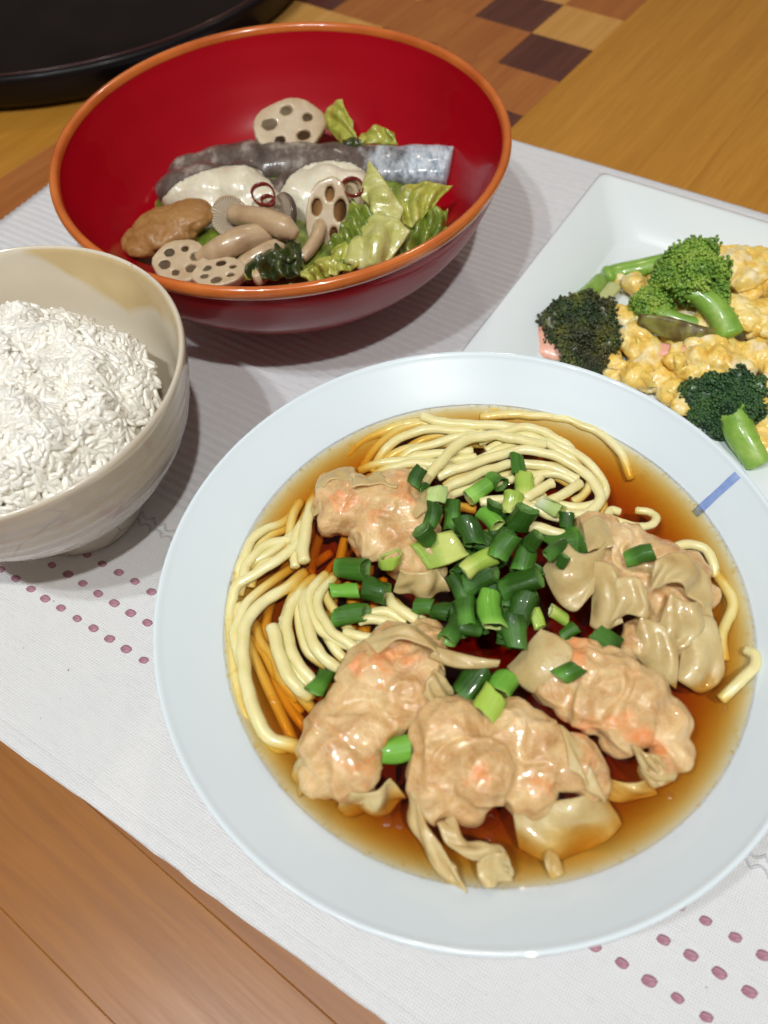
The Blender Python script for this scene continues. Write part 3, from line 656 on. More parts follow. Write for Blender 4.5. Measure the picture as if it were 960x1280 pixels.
wonton('upper right wonton with long wrinkled wrapper folds trailing down', [
    (750,668,30,1),(782,688,36,3),(820,704,38,3),(856,722,34,2),(794,726,34,2),(834,752,32,0),(764,706,30,1),(878,742,20,0),(806,800,34,-3),(850,800,30,-4)],
    [dict(t=[(705,672,12),(722,690,14),(742,690,14),(756,676,12)], b=[(680,712,6),(692,745,7),(718,765,6),(742,742,9)], w=1.3, a=1.1, g=3, r=.6),
     dict(t=[(742,700,13),(762,704,13),(775,724,12)], b=[(738,782,2),(756,790,3),(778,778,4)], w=1, a=1.3, g=3),
     dict(t=[(770,722,12),(796,722,14),(808,738,13)], b=[(760,782,4),(784,768,8),(812,778,6)], w=1.6, a=1.6, g=1),
     dict(t=[(820,700,15),(845,690,14),(872,704,11),(890,732,7)], b=[(812,742,12),(835,728,14),(862,742,11),(884,775,4)], w=2.6, a=1.6, g=1),
     dict(t=[(838,740,12),(860,752,10),(884,748,7)], b=[(806,830,-1),(850,812,2),(898,800,1)], w=2.2, a=1.8, g=2),
     dict(t=[(862,775,7),(880,768,6),(893,775,3)], b=[(845,850,-2),(878,866,-2),(906,846,-2)], w=1.4, a=1.3, g=2),
     dict(t=[(800,770,8),(830,782,7),(848,800,5)], b=[(788,812,1),(812,840,-1),(846,862,-2)], w=1.6, a=1.5, g=2),
     dict(t=[(728,655,9),(745,645,9),(758,652,8)], b=[(735,690,13),(752,684,13),(770,680,13)], w=1, a=.7)], 5)

# ------------------------------------------------------------------ scallions
def ring_mesh(L, Ro, wall, seed, ell=1.0, slit=False, seg=22):
    rr_ = random.Random(seed); wall = min(wall, Ro*.45); V = []; Ff = []; nl = 5
    ph = rr_.uniform(0, 6.28); tl_ = rr_.uniform(-.4, .4); rr_b = rr_.uniform(-3, 3)
    cols = seg + (1 if slit else 0); span = 2*math.pi*(.80 if slit else 1)
    def ringpts(R_, t):
        out = []
        for k in range(cols):
            a = span*k/seg; q = 1 + .05*math.sin(2*a+ph) + .03*math.sin(3*a+ph*2)
            z = (t-.5)*L; z += tl_*R_*math.cos(a+ph) + .00012*math.sin(7*a)
            out.append((R_*q*math.cos(a), R_*q*math.sin(a)*ell, z))
        return out
    for t in (0, .03, .35, .65, .97, 1): V += ringpts(Ro*(.985 if t in (0, 1) else 1), t)
    for t in (1, .65, .35, 0): V += ringpts(Ro-wall, t)
    nr = 10; mats = []
    for i in range(nr):
        j = (i+1) % nr
        for k in range(seg if not slit else seg):
            k2 = (k+1) % cols
            if slit and k2 == 0: continue
            Ff.append((i*cols+k, i*cols+k2, j*cols+k2, j*cols+k)); mats.append(1 if i >= 5 else 0)
    if slit:
        Ff.append(tuple(i*cols for i in range(nr))); mats.append(1); Ff.append(tuple(i*cols+cols-1 for i in reversed(range(nr)))); mats.append(1)
    o_ = Vector((seed*.37, seed*.11, 0)); Vn = []
    for v in V:
        v = Vector(v); q = noise.noise_vector(v*160 + o_)*Ro*.30 + noise.noise_vector(v*420 + o_)*Ro*.08; q.z *= .7; v = v + q; v.x += 6*(v.z**2)*rr_b; Vn.append(v)
    m = pymesh('scallion_ring', Vn, Ff); m.polygons.foreach_set('material_index', mats); return m
def flat_mesh(L, W, seed):
    rr_ = random.Random(seed); n = 9; V = []; Ff = []
    for s in (1, -1):
        for i in range(n):
            for j in range(n):
                x, y = (i/(n-1)-.5), (j/(n-1)-.5); z = .0016*math.cos(y*3.1+.3*seed) + .0010*noise.noise(Vector((x*3+seed, y*3, seed))) + s*.00045
                V.append((z, y*W*(1-.25*abs(x)), x*L + y*W*.25))
    o = n*n
    for i in range(n-1):
        for j in range(n-1):
            a = i*n+j; Ff.append((a, a+n, a+n+1, a+1)); Ff.append((o+a, o+a+1, o+a+n+1, o+a+n))
    bdr = [i*n for i in range(n)] + [(n-1)*n+j for j in range(1, n)] + [i*n+n-1 for i in range(n-2, -1, -1)] + [j for j in range(n-2, 0, -1)]
    for k in range(len(bdr)): a, b = bdr[k], bdr[(k+1) % len(bdr)]; Ff.append((b, a, o+a, o+b))
    return pymesh('scallion_ring', V, Ff)
def scallion(px, py, L, W, ang, tone, label, kind='t', tilt=0, lift=.6, ell=.86, group='chopped scallions on the soup', sink=0):
    p = hit(px, py); s = mpp(px, py, p.z); Rr = W/2*s*.85
    d = math.radians(ang); q = at(px + 20*math.cos(d), py - 20*math.sin(d), p.z) - at(px, py, p.z); ax = q.normalized(); Lm = L/20*q.length*.90
    if kind == 'f': me = flat_mesh(Lm, W*s*1.1, px)
    else: me = ring_mesh(Lm, Rr, (.0009 if tone in 'yp' else .0006), px*7+py, ell, kind == 's')
    ax = (ax*math.cos(R(tilt)) + Vector((0, 0, 1))*math.sin(R(tilt))).normalized()
    side = ax.cross(Vector((0, 0, 1)));
    if side.length < .05: side = Vector((1, 0, 0))
    side.normalize(); up = side.cross(ax)
    if kind == 'f': Rm = Matrix((up, side, ax)).transposed(); lf = .0014
    else:
        Rm = Matrix((side, up, ax)).transposed(); lf = Rr*ell*lift if tilt < 45 else Lm*.45
    o = obj('scallion_ring', me, [SC[tone], SCIN['d' if tone in 'dt' else 'y']])
    o.rotation_mode = 'QUATERNION'; o.rotation_quaternion = Rm.to_quaternion()
    o.location = p + Vector((0, 0, lf - sink/1000))
    tag(o, label, 'scallion', group)
    M4 = Matrix.Translation(o.location) @ Rm.to_4x4(); BV.append(BVHTree.FromPolygons([M4 @ v.co for v in me.vertices], [tuple(f.vertices) for f in me.polygons]))
    return o
rs = random.Random(5)
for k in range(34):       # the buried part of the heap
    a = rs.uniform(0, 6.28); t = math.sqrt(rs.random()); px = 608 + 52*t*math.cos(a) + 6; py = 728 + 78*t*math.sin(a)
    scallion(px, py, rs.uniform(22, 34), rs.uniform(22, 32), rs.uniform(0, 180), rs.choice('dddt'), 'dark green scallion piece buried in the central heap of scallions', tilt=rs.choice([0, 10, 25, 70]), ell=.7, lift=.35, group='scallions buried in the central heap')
SL = [
 (521,598,24,20,60,'d','dark scallion scrap above the upper left wonton, upper of two','t',0),
 (528,611,18,14,40,'d','dark scallion scrap above the upper left wonton, lower of two','t',0),
 (546,622,22,24,80,'p','pale green scallion scrap touching the upper left wonton','f',0),
 (575,740,40,30,120,'d','dark scallion at the left foot of the central heap','t',0),
 (600,726,44,34,20,'d','very dark scallion across the middle of the heap','t',0),
 (650,765,40,36,70,'d','very dark scallion at the lower right of the heap','t',0),
 (640,790,42,36,100,'d','dark scallion at the bottom tip of the heap','t',0),
 (566,792,36,30,60,'d','dark scallion below the blue green one left of the bright tube','t',0),
 (582,768,34,28,95,'t','blue green scallion just left of the tall bright tube','t',0),
 (650,732,54,36,8,'d','wide dark ribbed scallion lying across the right of the heap','t',0),
 (541,646,30,24,75,'d','dark scallion, left one of the joined pair at the heap top left','t',0),
 (566,647,36,24,86,'t','blue green scallion, right one of the joined pair at the heap top left','t',0),
 (533,674,24,30,150,'d','dark hollow scallion ring leaning on the upper left wonton','t',50),
 (550,690,60,36,20,'y','flat yellow green scallion leaf piece at the left of the heap','f',0),
 (588,668,36,34,120,'d','dark scallion behind the bright one at the heap top','t',0),
 (613,651,32,26,130,'b','bright green scallion in the top middle of the heap','t',0),
 (598,617,34,25,32,'b','bright green scallion tube with its open end facing left on the noodles','t',10),
 (620,604,24,26,-42,'t','blue green scallion right of the bright open tube','t',0),
 (647,584,26,21,100,'t','topmost scallion, blue green, lying on the noodles','t',0),
 (655,609,26,28,88,'y','rounded yellow green scallion piece on the noodles','t',0),
 (640,634,26,30,80,'y','yellow green scallion half hidden by a curled dark one','t',20),
 (651,654,28,38,35,'d','curled dark scallion ring showing beige through its hole','t',58),
 (688,636,32,24,-30,'p','pale green split scallion right of the curled dark ring','s',10),
 (629,686,36,34,50,'t','blue green scallion in the centre of the heap','t',0),
 (655,703,36,32,75,'t','blue green scallion right of the centre of the heap','t',0),
 (666,680,22,24,30,'d','small dark scallion curl above the blue green one','t',55),
 (598,706,46,30,28,'y','yellow green scallion tube slanting across the heap','t',8),
 (712,680,60,40,18,'t','flat dark scallion leaf lying on the right wonton','f',0),
 (695,690,36,24,35,'d','dark scallion folded beneath the flat leaf on the right wonton','t',0),
 (708,652,18,22,90,'d','small dark scallion ring above the flat leaf','t',40),
 (703,706,16,16,60,'d','tiny dark scallion ring below the flat leaf','t',60),
 (797,697,38,28,8,'t','lone dark scallion tube on top of the right wonton','t',0),
 (489,702,14,38,0,'y','lone upright scallion ring on the upper left wonton','r',72),
 (440,714,44,32,-14,'t','uppermost of the four scallions left of the heap','t',0),
 (470,743,32,36,-18,'d','dark scallion right of the bright one in the left cluster','t',0),
 (431,741,40,23,-6,'b','bright green scallion in the middle of the left cluster','t',0),
 (439,770,44,28,2,'t','lowest scallion of the left cluster, blue green','t',0),
 (528,761,26,25,-4,'t','blue green scallion of the small pair above the lower left wonton','t',0),
 (553,767,24,28,-10,'d','dark scallion of the small pair above the lower left wonton','t',0),
 (611,766,54,35,94,'b','tall bright green scallion tube with an open lower end','t',-14),
 (402,855,42,26,64,'t','lone scallion between the left noodles and the lower left wonton','t',0),
 (710,842,30,28,30,'t','lone square scallion on the lower right wonton','t',0),
 (497,940,42,34,8,'b','open green scallion tube in the gap between the two lower wontons','t',0),
 (590,856,48,44,50,'d','very dark scallion behind the bright double tube','t',0),
 (612,882,34,38,62,'y','lower half of the yellow green double tube above the bottom wonton','t',0),
 (626,862,32,40,62,'b','upper half of the bright double tube above the bottom wonton','t',0),
 (671,775,26,17,118,'y','small yellow green scallion scrap beside the heap on the yellow flap','t',0),
 (697,770,26,20,-22,'y','yellow green scallion between the heap and the right wonton folds','t',0),
 (711,791,22,20,30,'t','small round scallion at the tip of the yellow flap','t',20),
 (757,801,42,28,-22,'d','very dark scallion half sunk between the two right wontons','t',0),
]
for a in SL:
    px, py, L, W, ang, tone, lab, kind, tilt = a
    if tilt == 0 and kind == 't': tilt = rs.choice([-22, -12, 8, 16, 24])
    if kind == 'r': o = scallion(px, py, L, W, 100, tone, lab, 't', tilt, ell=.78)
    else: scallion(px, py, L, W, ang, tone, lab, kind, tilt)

# ------------------------------------------------------------------ oil drops and bubbles on the broth
ro = random.Random(9); drops = []
def drop(p, r, f=.45): drops.append((p, (r, r, r*f)))
for k in range(260):
    a = ro.uniform(0, 6.283); r = RB - .0010 - abs(ro.gauss(0, .0011)); drop(Vector((BC.x + bcen(ZB)[0] + r*math.cos(a), BC.y + bcen(ZB)[1] + r*math.sin(a), ZB)), ro.uniform(.00025, .00075), .6)
for o in nood_objs:
    vs_ = o.data.vertices
    for v in vs_:
        p = v.co + o.location
        if abs(p.z - ZB) < .0004 and ro.random() < .12: drop(p + Vector((ro.uniform(-.0006, .0006), ro.uniform(-.0006, .0006), ZB - p.z)), ro.uniform(.00018, .00042), .7)
for o in [q for q in sc.objects if q.name.startswith(('wonton_body', 'wrapper_fold'))]:
    for v in o.data.vertices:
        if ro.random() < .03:
            p = v.co + o.location + o.parent.location
            if abs(p.z - ZB) < .0004: drop(Vector((p.x, p.y, ZB)), ro.uniform(.00025, .0006), .8)
for k in range(420):
    a = ro.uniform(0, 6.283); r = (RB-.002)*math.sqrt(ro.random()); drop(Vector((BC.x + .003 + r*math.cos(a), BC.y + r*math.sin(a), ZB)), ro.uniform(.00012, .0003), .5)
for k in range(70):
    a = ro.uniform(0, 6.283); r = (RB-.006)*math.sqrt(ro.random()); drop(Vector((BC.x + .003 + r*math.cos(a), BC.y + r*math.sin(a), ZB - .0001)), ro.uniform(.0007, .0022), .16)
o = obj('oil_droplets', scatter('oil_droplets', ICO2, drops), OIL); tag(o, 'fine glistening oil drops and bubbles scattered over the broth', 'oil droplets', kind='stuff')

# ------------------------------------------------------------------ red bowl
RC = Vector((-.0366, .3864, .0018)); RR = .1182; RZ = .0860 - .0018; RK = .1182/.1141
rin = smooth_prof([(.0001, .0165), (.037, .0170), (.064, .0220), (.088, .037), (.102, .056), (.1105, .073), (.1139, RZ - .0025)], 8)
rout = smooth_prof([(.1160, RZ - .005), (.1135, .068), (.1035, .047), (.084, .027), (.060, .0155), (.050, .0115), (.0485, .004), (.047, .0003), (.0445, .0003), (.043, .006), (.0001, .0065)], 7)
rb = empty('red_bowl', RC, 'large glossy red bowl with an orange rim holding simmered fish and vegetables', 'bowl')
obj('bowl_body', lathe('bowl_body', rin + rout, 192), REDL.m, rb)
obj('rim_band', lathe('rim_band', smooth_prof([(.1132, RZ - .0036), (.1141, RZ - .0010), (.1160, RZ), (.1178, RZ - .0010), (.1182, RZ - .0040), (.1166, RZ - .0068), (.1148, RZ - .0062)], 4), 192, closed=True), ORNG.m, rb)
def rp(px, py, h): return at(px, py, h/1000)

FLESH = food('white_fish_flesh', [(.3, (.60, .54, .40)), (.7, (.72, .67, .53))], 70, rough=.4, sss=.3, coat=.4, bump=.5, bsc=260, bd=.0008)
def skin_mat():
    m = M('mottled_fish_skin'); s = m.n.new('ShaderNodeSeparateXYZ'); m.l.new(m.co, s.inputs[0])
    n = m.noise(1, 4, .65, m.map((90, 60, 60))); n2 = m.noise(1, 3, .6, m.map((420, 120, 420), (0, 0, .35)))
    g = m.ramp(m.math('ADD', m.math('MULTIPLY', s.outputs[0], 9.0), m.math('MULTIPLY', m.math('SUBTRACT', n, .5), .9)), [(.0, (0, 0, 0)), (.35, (1, 1, 1))])
    dark = m.ramp(n, [(.35, (.06, .045, .038)), (.52, (.13, .10, .085)), (.68, (.34, .30, .26))]); silver = m.ramp(n2, [(.33, (.20, .26, .33)), (.6, (.55, .62, .68))])
    m.base(m.mix(g, dark, silver)); m.set(rough=.42, coat=.4, coatr=.14, spec=.3); m.bump(n2, .3, .0005); return m.m
FSKIN = skin_mat()
def rblob(B, k=.95):
    return [(rp(px, py, h), (r*mpp(px, py, .045)*k*sx, r*mpp(px, py, .045)*k*sy, r*mpp(px, py, .045)*k*sz), rz) for (px, py, r, h, sx, sy, sz, rz) in B]
fish = empty('fish_fillet', rp(360, 235, 30), 'piece of simmered white fish with grey silver skin lying across the red bowl', 'fish')
FB = [(225,240,30,44,1,1,.85,0),(258,238,36,44,1.1,1,.9,0),(300,238,36,44,1,1,.9,0),(328,246,28,42,1,1,.9,0),(372,244,34,44,1,1,.95,0),(408,242,38,44,1,1,.95,0),(440,240,30,44,1,1,.9,0),(262,262,32,38,1,1,.9,0),(310,264,30,38,1,1,.9,0),(392,268,34,38,1,1,.9,0),(425,262,28,38,1,1,.9,0)]
FB += [(x, y, r, 46, 1.2, 1.1, .62, 0) for x, y, r in ((212,234,18),(240,214,28),(275,204,30),(310,200,30),(345,201,30),(380,202,30),(415,203,30),(450,206,30),(485,207,31),(515,207,31),(545,206,30),(572,206,28))]
FB += [(530, 222, 20, 40, 1.3, 1, .8, 0), (565, 222, 20, 40, 1.3, 1, .8, 0)]
me = blobs('flesh', rblob(FB), .0011, 30, ((60, .0016, 'n'), (420, .0002, 'n')), 3)
bm = bmesh.new(); bm.from_mesh(me)
for (qx, qy, nn_) in ((561, 205, (.93, -.36, .05)), (196, 250, (-.9, -.2, -.2))):
    bmesh.ops.bisect_plane(bm, geom=bm.verts[:] + bm.edges[:] + bm.faces[:], plane_co=rp(qx, qy, 48), plane_no=Vector(nn_).normalized(), clear_outer=True)
    bmesh.ops.holes_fill(bm, edges=[e for e in bm.edges if len(e.link_faces) == 1], sides=0)
for f in bm.faces: f.smooth = len(f.verts) < 7
bm.to_mesh(me); bm.free()
flesh = obj('flesh', me, FLESH); under(flesh, fish)
# the skin is the back of the piece above the line where the cut flesh begins
lx = [150,192,205,222,250,280,305,325,338,349,362,382,410,438,456,470,520,600]; ly = [262,262,243,227,214,207,206,212,227,240,220,205,199,202,213,234,262,262]
bm = bmesh.new(); bm.from_mesh(me); bm.normal_update(); kill = []
for f in bm.faces:
    d = f.calc_center_median() - CP; z_ = d.dot(FW); u_ = 480 + F*d.dot(RT)/z_; v_ = 640 - F*d.dot(UP)/z_
    if v_ > float(np.interp(u_, lx, ly)): kill.append(f)
bmesh.ops.delete(bm, geom=kill, context='FACES')
for v in bm.verts: v.co += v.normal * .0007
bed = [e for e in bm.edges if len(e.link_faces) == 1]
r_ = bmesh.ops.extrude_edge_only(bm, edges=bed)
for v in [g for g in r_['geom'] if isinstance(g, bmesh.types.BMVert)]: v.co -= (v.normal if v.normal.length > .1 else Vector((0, 0, 1))) * .0008
for f in bm.faces: f.smooth = True
sk = obj('skin', bm, FSKIN); under(sk, fish)
TARO = food('brown_simmered_root', [(.3, (.27, .125, .03)), (.7, (.40, .21, .07))], 60, rough=.5, sss=.2, coat=.12, bump=.8, bsc=160, bd=.0014)
me = blobs('root_slice', rblob([(210,284,42,50,1.15,.9,.40,R(22)),(184,300,34,46,1,.9,.40,R(22)),(236,270,32,54,1,.9,.40,R(22)),(216,296,34,46,1,.9,.40,R(22))]), .001, 4, ((300, .0003, 'n'), (120, .0009, 'r')), 5)
o = obj('root_slice', me, TARO); recentre(o); tag(o, 'flat oval brown simmered root slice at the left of the red bowl', 'vegetable')
LOTUS = food('simmered_lotus', [(.3, (.44, .33, .20)), (.7, (.58, .47, .31))], 60, rough=.38, sss=.3, coat=.5, bump=.45, bsc=260, second=((.36, .21, .09), 65, .48, .72, .6), cr_=.08)
LOTH = food('lotus_hole_brown', [(.3, (.26, .12, .04)), (.7, (.36, .19, .07))], 60, rough=.5, coat=.2)
def lotus(px, py, h, W, H, rz, tx, ty, lab, th=.0075, nh=5, hr=.145, ch=.0, mem=.40, mm=None):
    """round slice with real through-holes, built flat as ring strips and then tilted"""
    s = mpp(px, py, h/1000); Rx, Ry = W/2*s, H/2*s
    bm = bmesh.new(); seg = 72
    holes = ([(0, 0, ch)] if ch else []) + [(.55*math.cos(2*math.pi*k/nh+.3), .55*math.sin(2*math.pi*k/nh+.3), hr*(1+.25*math.sin(k*2.3+px))) for k in range(nh)]
    # grid disc with hole cells removed, then solidified by hand
    n = 56; idx = {}
    def inside(x, y):
        if math.hypot(x, y) > 1 + .03*math.cos(nh*math.atan2(y, x)): return False
        return all(math.hypot((x-a), (y-b)) > r for a, b, r in holes)
    cells = [(i, j) for i in range(n) for j in range(n) if inside((i+.5)/n*2.1-1.05, (j+.5)/n*2.1-1.05)]
    V = []; Ff = []
    def vid(i, j, t):
        k = (i, j, t)
        if k not in idx:
            x, y = i/n*2.1-1.05, j/n*2.1-1.05
            r = math.hypot(x, y)
            if r > 1: x /= r; y /= r
            for a, b, rr2 in holes:
                d = math.hypot(x-a, y-b)
                if d < rr2 + .045 and d > 1e-6: f = (rr2)/d if d < rr2+.018 else 1; x, y = a+(x-a)*f, b+(y-b)*f
            idx[k] = len(V); rim_ = max(0, r-.86)*.25; V.append((x*Rx, y*Ry, (th/2-rim_*th)*(1 if t else -1) + .0006*math.sin(x*3)))
        return idx[k]
    cs = set(cells)
    for i, j in cells:
        Ff.append((vid(i, j, 1), vid(i+1, j, 1), vid(i+1, j+1, 1), vid(i, j+1, 1))); Ff.append((vid(i, j, 0), vid(i, j+1, 0), vid(i+1, j+1, 0), vid(i+1, j, 0)))
        for (a, b, di, dj) in (((i, j), (i+1, j), 0, -1), ((i+1, j), (i+1, j+1), 1, 0), ((i+1, j+1), (i, j+1), 0, 1), ((i, j+1), (i, j), -1, 0)):
            if (i+di, j+dj) not in cs: Ff.append((vid(*a, 0), vid(*b, 0), vid(*b, 1), vid(*a, 1)))
    me = pymesh('lotus_slice', V, Ff)
    o = obj('lotus_slice', me, LOTUS); o.location = rp(px, py, h); o.rotation_euler = (R(tx), R(ty), R(rz)); md = o.modifiers.new('s', 'SMOOTH'); md.iterations = 3; md.factor = .5
    ms = lathe('membrane', [(.0001, -th*mem), (.80, -th*mem), (.80, th*mem), (.0001, th*mem)], 40); q = obj('membrane', ms, mm or LOTUS, o); q.scale = (Rx, Ry, 1)
    tag(o, lab, 'lotus root', 'lotus root slices in the red bowl'); return o
lotus(362,160,56,92,66,10,38,0,'lotus root slice standing behind the fish near the yellow leaf')
lotus(410,270,52,56,92,-5,48,10,'lotus root slice in front of the fish beside the cabbage', nh=5, hr=.22, ch=0, mem=.12, mm=LOTH)
lotus(228,330,50,74,60,-8,22,0,'pale lotus root slice at the near left edge under the mushrooms', nh=6)
lotus(275,344,48,70,40,5,20,0,'lotus root slice half hidden at the near rim of the red bowl', nh=6)
lotus(445,252,48,40,56,30,50,-20,'small lotus root piece behind the cabbage with a chilli ring on it', nh=5)

MUSH = food('beige_mushroom', [(.3, (.40, .27, .14)), (.7, (.56, .42, .26))], 60, rough=.38, sss=.25, coat=.5, bump=.5, bsc=220, bd=.0007, second=((.26, .14, .06), 60, .50, .72, .65), cr_=.08)
MCAP = food('dark_mushroom_cap', [(.3, (.045, .03, .025)), (.7, (.13, .085, .065))], 60, rough=.3, coat=.6, bump=.3)
def gill_mat():
    m = M('mushroom_gills'); g = m.n.new('ShaderNodeTexGradient'); g.gradient_type = 'RADIAL'; m.l.new(m.co, g.inputs[0])
    s = m.math('SINE', m.math('MULTIPLY', g.outputs['Fac'], 260.0)); m.base(m.ramp(s, [(.2, (.33, .25, .16)), (.8, (.60, .52, .40))])); m.set(rough=.5); m.bump(s, .5, .0006); return m.m
GILL = gill_mat()
def mushroom(lab, stem, radii, cap=None, capmat=None):
    P = [rp(*p) for p in stem]; root = empty('mushroom', P[0] - Vector((0, 0, .004)), lab, 'mushroom', 'mushrooms in the red bowl')
    Q = crom(P, 8); n = len(Q); rd = [float(np.interp(i/(n-1), np.linspace(0, 1, len(radii)), radii))/1000 for i in range(n)]
    under(obj('stem', tube('stem', Q, rd, 16), MUSH), root)
    if cap:
        px, py, h, r, dirv, tp = cap; c = rp(px, py, h); d = Vector(dirv).normalized(); r = r/1000
        pr = [(.0001, .0), (.35*r, .02*r), (.8*r, .03*r), (.97*r, -.02*r), (1.0*r, .12*r), (.9*r, .34*r), (.6*r, .55*r), (.0001, .62*r)]
        sm_ = smooth_prof(pr, 4); m = lathe('cap', sm_, 40)
        # gills face +z' (toward d), dome behind
        m2 = obj('cap', m, [capmat or MUSH, GILL]); zr = Vector((0, 0, -1)).rotation_difference(d); m2.rotation_mode = 'QUATERNION'; m2.rotation_quaternion = zr
        for p_ in m2.data.polygons:
            if p_.center.z < .045*r and math.hypot(p_.center.x, p_.center.y) < .93*r: p_.material_index = 1
        m2.location = c; under(m2, root)
    return root
mushroom('mushroom lying sideways, its pale gilled cap facing out, beside the root slice', [(292,268,56),(320,272,60),(350,282,61),(370,294,58)], [5.2, 5.4, 6.0, 6.2, 3.4], (286,270,55,10.5,(-.25,-.85,.75),0))
mushroom('thick bare mushroom stem slanting below the gilled mushroom', [(250,325,50),(280,310,55),(305,298,57),(335,292,55)], [5.0, 6.6, 6.6, 5.5])
mushroom('mushroom with a dark brown cap just below the red chilli ring', [(330,262,52),(338,268,54),(345,276,54)], [3.5, 4, 4], (352,266,53,10.5,(-.75,-.35,.45),0), MCAP)
mushroom('thin mushroom stem half buried by the dark green leaf', [(290,345,46),(310,328,48),(330,315,50),(352,306,50)], [4.5, 5, 5, 5])
mushroom('pale mushroom stem under the lotus slice beside the dark leaf', [(378,322,48),(390,308,50),(398,292,51),(400,280,50)], [3.0, 3.6, 3.8, 3.4])
mushroom('short mushroom stump pressed at the near rim by the green leaf', [(318,350,44),(335,335,46),(350,322,47)], [4.5, 5, 4.5])
CHIL = M('red_chilli_skin'); CHIL.set(base=(.16, .012, .008), rough=.22, coat=.8)
def loop(name, px, py, h, W, H, lab, r=.0007, tilt=0, nz=.0008):
    P = []; s = mpp(px, py, h/1000)
    for k in range(41):
        a = 2*math.pi*k/40; P.append(rp(px + W/2*math.cos(a)*(1+.08*math.sin(2*a)), py + H/2*math.sin(a), h + 1.5*math.sin(a+1)))
    o = obj(name, tube(name, P, r, 8, flat=1.8), CHIL.m); recentre(o); return tag(o, lab, 'chilli', 'dried chilli rings in the red bowl')
loop('chilli_ring', 329, 243, 63, 28, 26, 'thin red chilli ring resting on the fish above the mushroom cap')
loop('chilli_ring', 335, 251, 63, 16, 12, 'small inner chilli ring overlapping the one above the mushroom cap')
loop('chilli_ring', 441, 234, 62, 26, 22, 'dark red chilli ring on the lotus piece beside the yellow cabbage leaf')

def leafmat(name, rib, mid, edge):
    m = M(name); n = m.noise(55, 4, .65, dist=.8); n2 = m.noise(260, 3, .6)
    c = m.ramp(m.math('ADD', m.math('MULTIPLY', n, .8), m.math('MULTIPLY', n2, .2)), [(.33, edge), (.50, mid), (.68, rib)]); m.base(c); m.set(rough=.3, coat=.6, coatr=.12, sss=.15, sssr=(.6, 1, .2), ssss=.002); m.bump(n2, .6, .001); return m.m
CAB = leafmat('cooked_cabbage', (.60, .58, .26), (.42, .42, .07), (.16, .20, .02))
CABP = leafmat('pale_cabbage_rib', (.62, .60, .34), (.50, .49, .17), (.34, .36, .05))
CABG = leafmat('green_cabbage_edge', (.34, .38, .05), (.17, .23, .025), (.05, .09, .012))
KELP = leafmat('dark_leaf', (.09, .11, .02), (.035, .05, .010), (.012, .018, .005))
def leaf(lab, t, b, mat, w=2.5, a=2.0, rf=1.8, th=.9, g=2, seed=1, fr=130, name='cabbage_leaf', cat='cabbage', grp='cabbage leaves in the red bowl'):
    m = sheet(name, [rp(*p) for p in t], [rp(*p) for p in b], 60, 30, th/1000, w, a/1000, rf/1000, seed, g/1000, fr); o = obj(name, m, mat); recentre(o); return tag(o, lab, cat, grp)
leaf('yellow green cabbage tip standing behind the fish', [(400,152,50),(412,132,58),(428,124,62)], [(432,184,50),(448,178,52),(436,150,56)], CAB, seed=2, a=1.5)
leaf('pale yellow cabbage scrap right of the tip behind the fish', [(440,186,50),(465,180,50),(498,182,50)], [(452,168,54),(472,156,57),(492,166,55)], CAB, seed=3, a=2)
leaf('tall pale cabbage rib leaning against the fish skin', [(462,200,72),(482,228,68),(505,262,60)], [(452,246,60),(474,276,56),(496,294,52)], CABP, seed=4, a=1.4, rf=1.8, th=1.6, g=3)
leaf('yellow cabbage leaf fanned out below the silver end of the fish', [(500,232,58),(530,228,60),(566,232,57)], [(500,285,50),(520,280,52),(538,262,54)], CAB, seed=5, w=3, a=2)
leaf('thick pale cabbage stalk piece at the near rim', [(466,268,60),(490,272,61),(514,290,58)], [(424,330,52),(455,335,52),(485,330,51)], CABP, seed=6, w=2.2, a=1.4, rf=1.7, th=2.6, g=4)
leaf('ruffled green cabbage leaf left of the pale stalk', [(440,250,58),(430,275,58),(410,305,54)], [(470,268,58),(452,310,55),(425,345,48)], CABG, seed=7, w=5, a=2.4, rf=2.6, fr=200)
leaf('frilly green cabbage edge hugging the near rim', [(372,342,46),(400,322,52),(430,318,54)], [(388,352,43),(410,348,46),(440,340,48)], CAB, seed=8, w=5, a=2.2, rf=2.8, fr=200)
leaf('dark green cabbage edge under the yellow fan at the right', [(512,262,50),(535,260,52),(560,262,52)], [(488,330,44),(520,318,46),(556,294,47)], CABG, seed=9, w=4, a=2.2, rf=2.8, fr=200)
leaf('small yellow cabbage fold in front of the pale stalk', [(415,312,54),(438,300,57),(462,302,57)], [(410,345,47),(435,340,50),(462,330,51)], CAB, seed=10, w=3, a=1.6, rf=1.8)
leaf('yellow cabbage scrap at the near rim beside the dark leaf', [(294,338,50),(305,334,50),(316,338,50)], [(296,352,45),(308,350,46),(318,350,45)], CAB, seed=12, w=2, a=1.2, rf=1.2)
leaf('crumpled dark green leaf at the near rim of the red bowl', [(312,322,52),(340,312,55),(372,318,53)], [(308,350,45),(340,350,46),(378,345,45)], KELP, seed=11, w=3.5, a=2.6, rf=3, fr=160, name='dark_leaf', cat='leaf', grp=None)
leaf('dark crinkled leaf tucked behind the other dark one', [(330,305,52),(355,300,53),(376,306,52)], [(328,330,50),(352,326,52),(380,330,50)], KELP, seed=13, w=3, a=2.6, rf=3, fr=160, name='dark_leaf', cat='leaf', grp=None)
leaf('small dark green scrap behind the fish under the yellow tip', [(428,176,53),(440,172,55),(452,176,54)], [(430,186,52),(440,184,53),(452,186,52)], KELP, seed=14, w=2, a=1, rf=1, name='dark_leaf', cat='leaf', grp=None)
